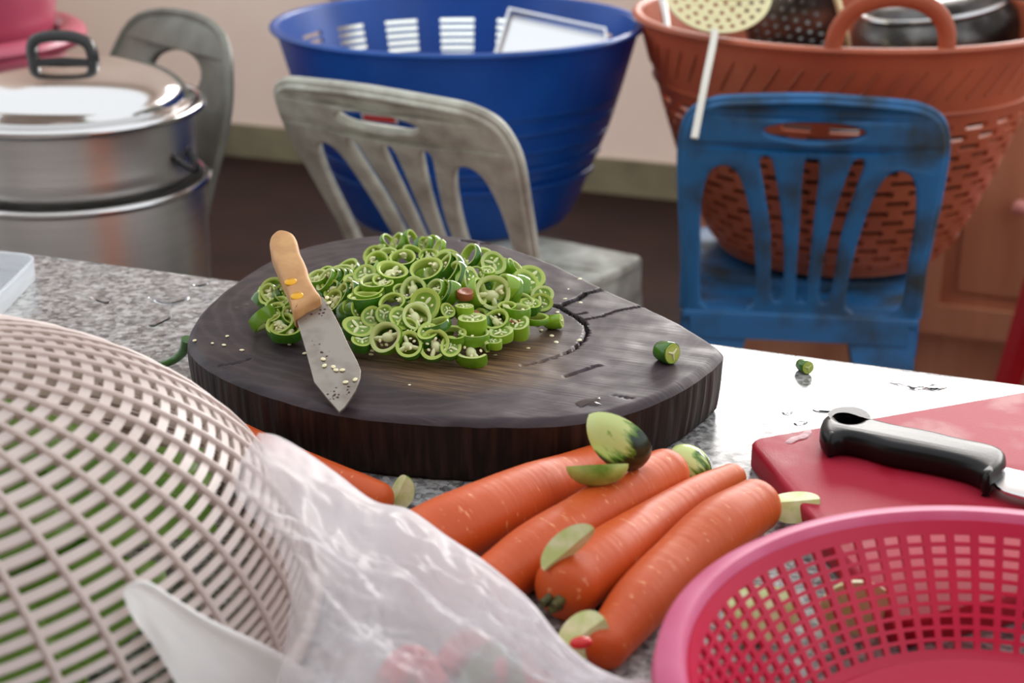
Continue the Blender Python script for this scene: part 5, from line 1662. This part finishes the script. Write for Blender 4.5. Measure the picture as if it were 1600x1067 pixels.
# greens under the dome
def leaves():
    t = thing('leaf_lettuce', 'loose bunch of bright green leaves showing through the slots of the dome basket', 'vegetable', DC)
    rs = random.Random(5)
    spots = [(-0.06, 0.10, 0.0), (0.0, 0.08, 0.4), (0.05, 0.05, 0.9), (0.09, 0.07, -0.3), (0.02, 0.12, 1.4), (-0.02, 0.03, 2.0), (0.06, -0.02, 0.3), (0.02, -0.10, 1.2), (-0.01, -0.13, 0.2), (0.06, -0.10, 2.2), (0.10, 0.01, 1.1), (0.13, 0.06, 0.5), (0.15, 0.0, 1.9), (0.11, 0.11, 1.3), (0.14, -0.06, 0.1), (0.08, -0.15, 0.8), (0.03, -0.17, 2.4), (-0.04, -0.16, 1.0)]
    for x, y, a in spots:
        m = MB()
        L, W = 0.11, 0.045
        rows = []
        rot = Matrix.Rotation(a, 3, 'Z') @ Matrix.Rotation(rs.uniform(-0.3, 0.3), 3, 'Y')
        for i in range(13):
            u = i / 12
            wd = W * math.sin(PI * min(u * 0.93 + 0.07, 1)) ** 0.7 + 0.002
            row = []
            for j in range(9):
                v = (j - 4) / 4
                p = Vector(((u - 0.5) * L, v * wd, 0.02 * math.sin(PI * u) - 0.012 * v * v + 0.004 * math.sin(9 * u + 5 * v)))
                row.append(rot @ p + Vector((x, y, 0.095 - 0.5 * max(0, math.hypot(x, y) - 0.05))))
            rows.append(row)
        m.grid(rows)
        m.build('leaf', 'leaf', t)
    for x, y, a in ((-0.08, 0.0, 0.5), (-0.03, -0.04, 1.8), (0.0, 0.0, 0.2)):
        m = MB()
        rows = [[Vector((x + (i / 10 - 0.5) * 0.11 * math.cos(a) - (j / 8 - .5) * 0.1 * math.sin(a), y + (i / 10 - 0.5) * 0.11 * math.sin(a) + (j / 8 - .5) * 0.1 * math.cos(a), 0.10 + 0.012 * noise.noise(Vector((i * .5, j * .5, a))))) for j in range(9)] for i in range(11)]
        m.grid(rows); m.build('leaf', 'leaf_pale', t)
leaves()

# ------------------------------------------------------------------ white plastic bag in front of dome and carrots
def bag():
    ridge = [(404, 676, .836), (432, 680, .832), (470, 700, .822), (525, 738, .812), (585, 782, .802), (640, 796, .797), (700, 838, .795), (762, 880, .795), (828, 938, .795), (882, 1003, .792), (935, 1044, .786), (1020, 1078, .776)]
    left = [(404, 676), (376, 722), (364, 762), (392, 806), (432, 850), (452, 920), (446, 1000), (420, 1120)]
    bot = [(420, 1120), (640, 1150), (860, 1150), (1020, 1140)]
    NU, NV = 130, 96
    def samp(pts, n):
        q = spline([tuple(p) + (0,) * (3 - len(p)) for p in pts], 30)
        L = [0]
        for a, b in zip(q, q[1:]): L.append(L[-1] + (b - a).length)
        out = []; i = 0
        for k in range(n + 1):
            s = L[-1] * k / n
            while i < len(L) - 2 and L[i + 1] < s: i += 1
            out.append(q[i].lerp(q[i + 1], (s - L[i]) / max(L[i + 1] - L[i], 1e-9)))
        return out
    top = samp([(a, b, c * 1000) for a, b, c in ridge], NU); lf = samp(left, NV); bt = samp(bot, NU)
    loc = P(760, 1010, TZ)
    t = thing('plastic_bag', 'crumpled translucent white plastic bag lying against the dome basket in the foreground', 'bag', (loc.x, loc.y, TZ))
    rows = []
    zt = [p.z / 1000 for p in top]
    for j in range(NV + 1):
        v = j / NV
        row = []
        for i in range(NU + 1):
            u = i / NU
            # Coons-like blend of the left border with straight columns from the ridge to the bottom
            col = Vector((top[i].x, top[i].y)).lerp(Vector((bt[i].x, bt[i].y)), v)
            base0 = Vector((top[0].x, top[0].y)).lerp(Vector((bt[0].x, bt[0].y)), v)
            wl = (1 - u) ** 2.2
            col = col + (Vector((lf[j].x, lf[j].y)) - base0) * wl
            z = zt[i] * (1 - v) + 0.782 * v + 0.02 * math.sin(PI * v) * (1 - u) * 0.5
            r = ray(col.x, col.y)
            tt = (z - CAM.z) / r.z
            td = ray_dome(col.x, col.y, 1.035)
            if td: tt = min(tt, td)
            p = CAM + r * tt
            # creases
            s = Vector((u * 3.2, v * 2.0, 0.3))
            wr = 0.0
            for fq, am in ((1.0, 0.005), (2.3, 0.0046), (5.0, 0.0028), (11.0, 0.0013)):
                x = noise.noise(Vector((s.x * fq * 0.8 + v * 1.1 * fq, s.y * fq * 1.5 - u * fq * 0.9, fq)))
                wr += am * (1 - 2 * abs(x)) - am * 0.4
            edge = min(1, v * 8, (1 - v) * 6 + 0.2) * min(1, u * 9 + 0.15)
            p = p - r.normalized() * 0 + Vector((0, 0, 1)) * wr * edge
            p.z = max(p.z, TZ + 0.004)
            row.append(p)
        rows.append(row)
    # back side: from the ridge down to the table behind it
    back = []
    for k in range(1, 9):
        q = k / 8
        row = []
        for i in range(NU + 1):
            p = rows[0][i]; h = p.z - TZ - 0.004
            away = Vector((0.35, 0.93, 0)) * 0.010 * math.sin(PI * q)
            row.append(Vector((p.x, p.y, TZ + 0.004 + h * (1 - q))) + away - Vector((0.3, 0.95, 0)) * 0.008 * q)
        back.append(row)
    m = MB(); m.grid(list(reversed(back)) + rows); fo = m.build('film', 'bag', t, sharp=180, world=True)
    vals = []
    for i in range(8): vals += [0.9] * (NU + 1)
    for j in range(NV + 1):
        for i in range(NU + 1):
            u, v = i / NU, j / NV
            k = min(1, 0.35 + 3.2 * u) if v > 0.12 else min(1, 0.6 + 3 * u)
            vals.append(min(1.0, k * (1.0 if u > 0.3 else 0.95)) * (1.0 - 0.38 * max(0, min(1, (v - 0.45) / 0.2)) * max(0, min(1, (0.8 - abs(u - 0.55) * 2.2) / 0.3))))
    if len(vals) == len(fo.data.vertices):
        fo.data.attributes.new('layers', 'FLOAT', 'POINT').data.foreach_set('value', vals)
    else: print('BAG VERTS', len(vals), len(fo.data.vertices))
    # the stiff white flap lying over the dome
    a = samp([(192, 925), (205, 910), (232, 908), (270, 932), (330, 968), (410, 1005), (470, 1040), (540, 1090)], 40)
    b = samp([(192, 925), (196, 940), (206, 962), (222, 985), (240, 1010), (262, 1045), (285, 1085), (300, 1110)], 40)
    fr = []
    for k in range(41):
        row = []
        for j in range(13):
            s = j / 12
            q = a[k].lerp(b[k], s)
            td = ray_dome(q.x, q.y, 1.05) or 0.62
            r = ray(q.x, q.y)
            p = CAM + r * td
            puff = 0.007 * math.exp(-((s - 0.10) / 0.10) ** 2) * min(1, k / 6) + 0.0035 * min(1, k / 8) * (noise.noise(Vector((s * 4.5 - k * 0.05, k * 0.06, 2))) + 0.4)
            row.append(p - r.normalized() * puff)
        fr.append(row)
    m = MB(); m.grid(fr); m.build('flap', 'bag_flap', t, sharp=180, world=True)
    # things inside the bag
    rs = random.Random(8)
    for k, (p0, p1, p2, col) in enumerate([((690, 1050), (735, 1010), (790, 1045), 'red_chili'), ((770, 1060), (820, 1015), (880, 1060), 'red_chili'), ((815, 1030), (850, 1062), (880, 1100), 'red_chili'), ((730, 1080), (775, 1030), (830, 1070), 'skin2'), ((600, 1070), (645, 1035), (690, 1080), 'red_chili')]):
        m = MB(); pts = spline([P(*p0, TZ + 0.012), P(*p1, TZ + 0.014), P(*p2, TZ + 0.010)], 8); n_ = len(pts)
        m.tube(pts, [0.0095 * (0.25 + 0.75 * math.sin(PI * min(0.95, (i + 1.5) / (n_ + 2))) ** 0.5) for i in range(n_)], 12)
        b_ = P(*p1, TZ)
        o = single(m, 'whole_chili', col, b_, 'whole %s chili dimly seen inside the plastic bag' % ('red' if col == 'red_chili' else 'green'), 'chili', 'red chilies inside the plastic bag' if col == 'red_chili' else None)
bag()

# ------------------------------------------------------------------ clear container lid at the left edge
def clear_lid():
    t = thing('container_lid', 'milky clear plastic container lid cut off by the left edge of the granite table', 'lid', P(-60, 440, TZ))
    c = t.location
    cor = [P(-150, 392, TZ + 0.013), P(62, 408, TZ + 0.013), P(-30, 500, TZ + 0.013), P(-260, 480, TZ + 0.013)]
    def rr(k, rad_):
        cen = sum(cor, Vector()) / 4
        q = [cen + (p - cen) * k for p in cor]
        o = []
        for i in range(4):
            p, pa, pb = q[i], q[i - 1], q[(i + 1) % 4]
            u, v = (pa - p).normalized(), (pb - p).normalized()
            for s in [x / 6 for x in range(7)]: o.append(p + u * rad_ * (1 - s) ** 2 + v * rad_ * s ** 2)
        return o
    def at(pts, z): return [Vector((p.x, p.y, z)) for p in pts]
    A = rr(1.0, 0.02); B = rr(0.985, 0.019); Cc = rr(0.9, 0.016); E = rr(0.02, 0.0003)
    m = MB()
    m.grid([at(A, TZ + 0.0005), at(A, TZ + 0.017), at(B, TZ + 0.0185), at(rr(0.965, 0.018), TZ + 0.017), at(rr(0.955, .018), TZ + 0.008), at(Cc, TZ + 0.0065), at(rr(0.89, .016), TZ + 0.004), at(E, TZ + 0.004)], 0, True)
    solid(m.build('lid_body', 'clear', t, world=True), 0.0012)
    m = MB(); q = at(B, TZ + 0.0185); m.tube(q + [q[0]], 0.0016, 6); m.build('rim_bead', 'clear', t, world=True)
clear_lid()
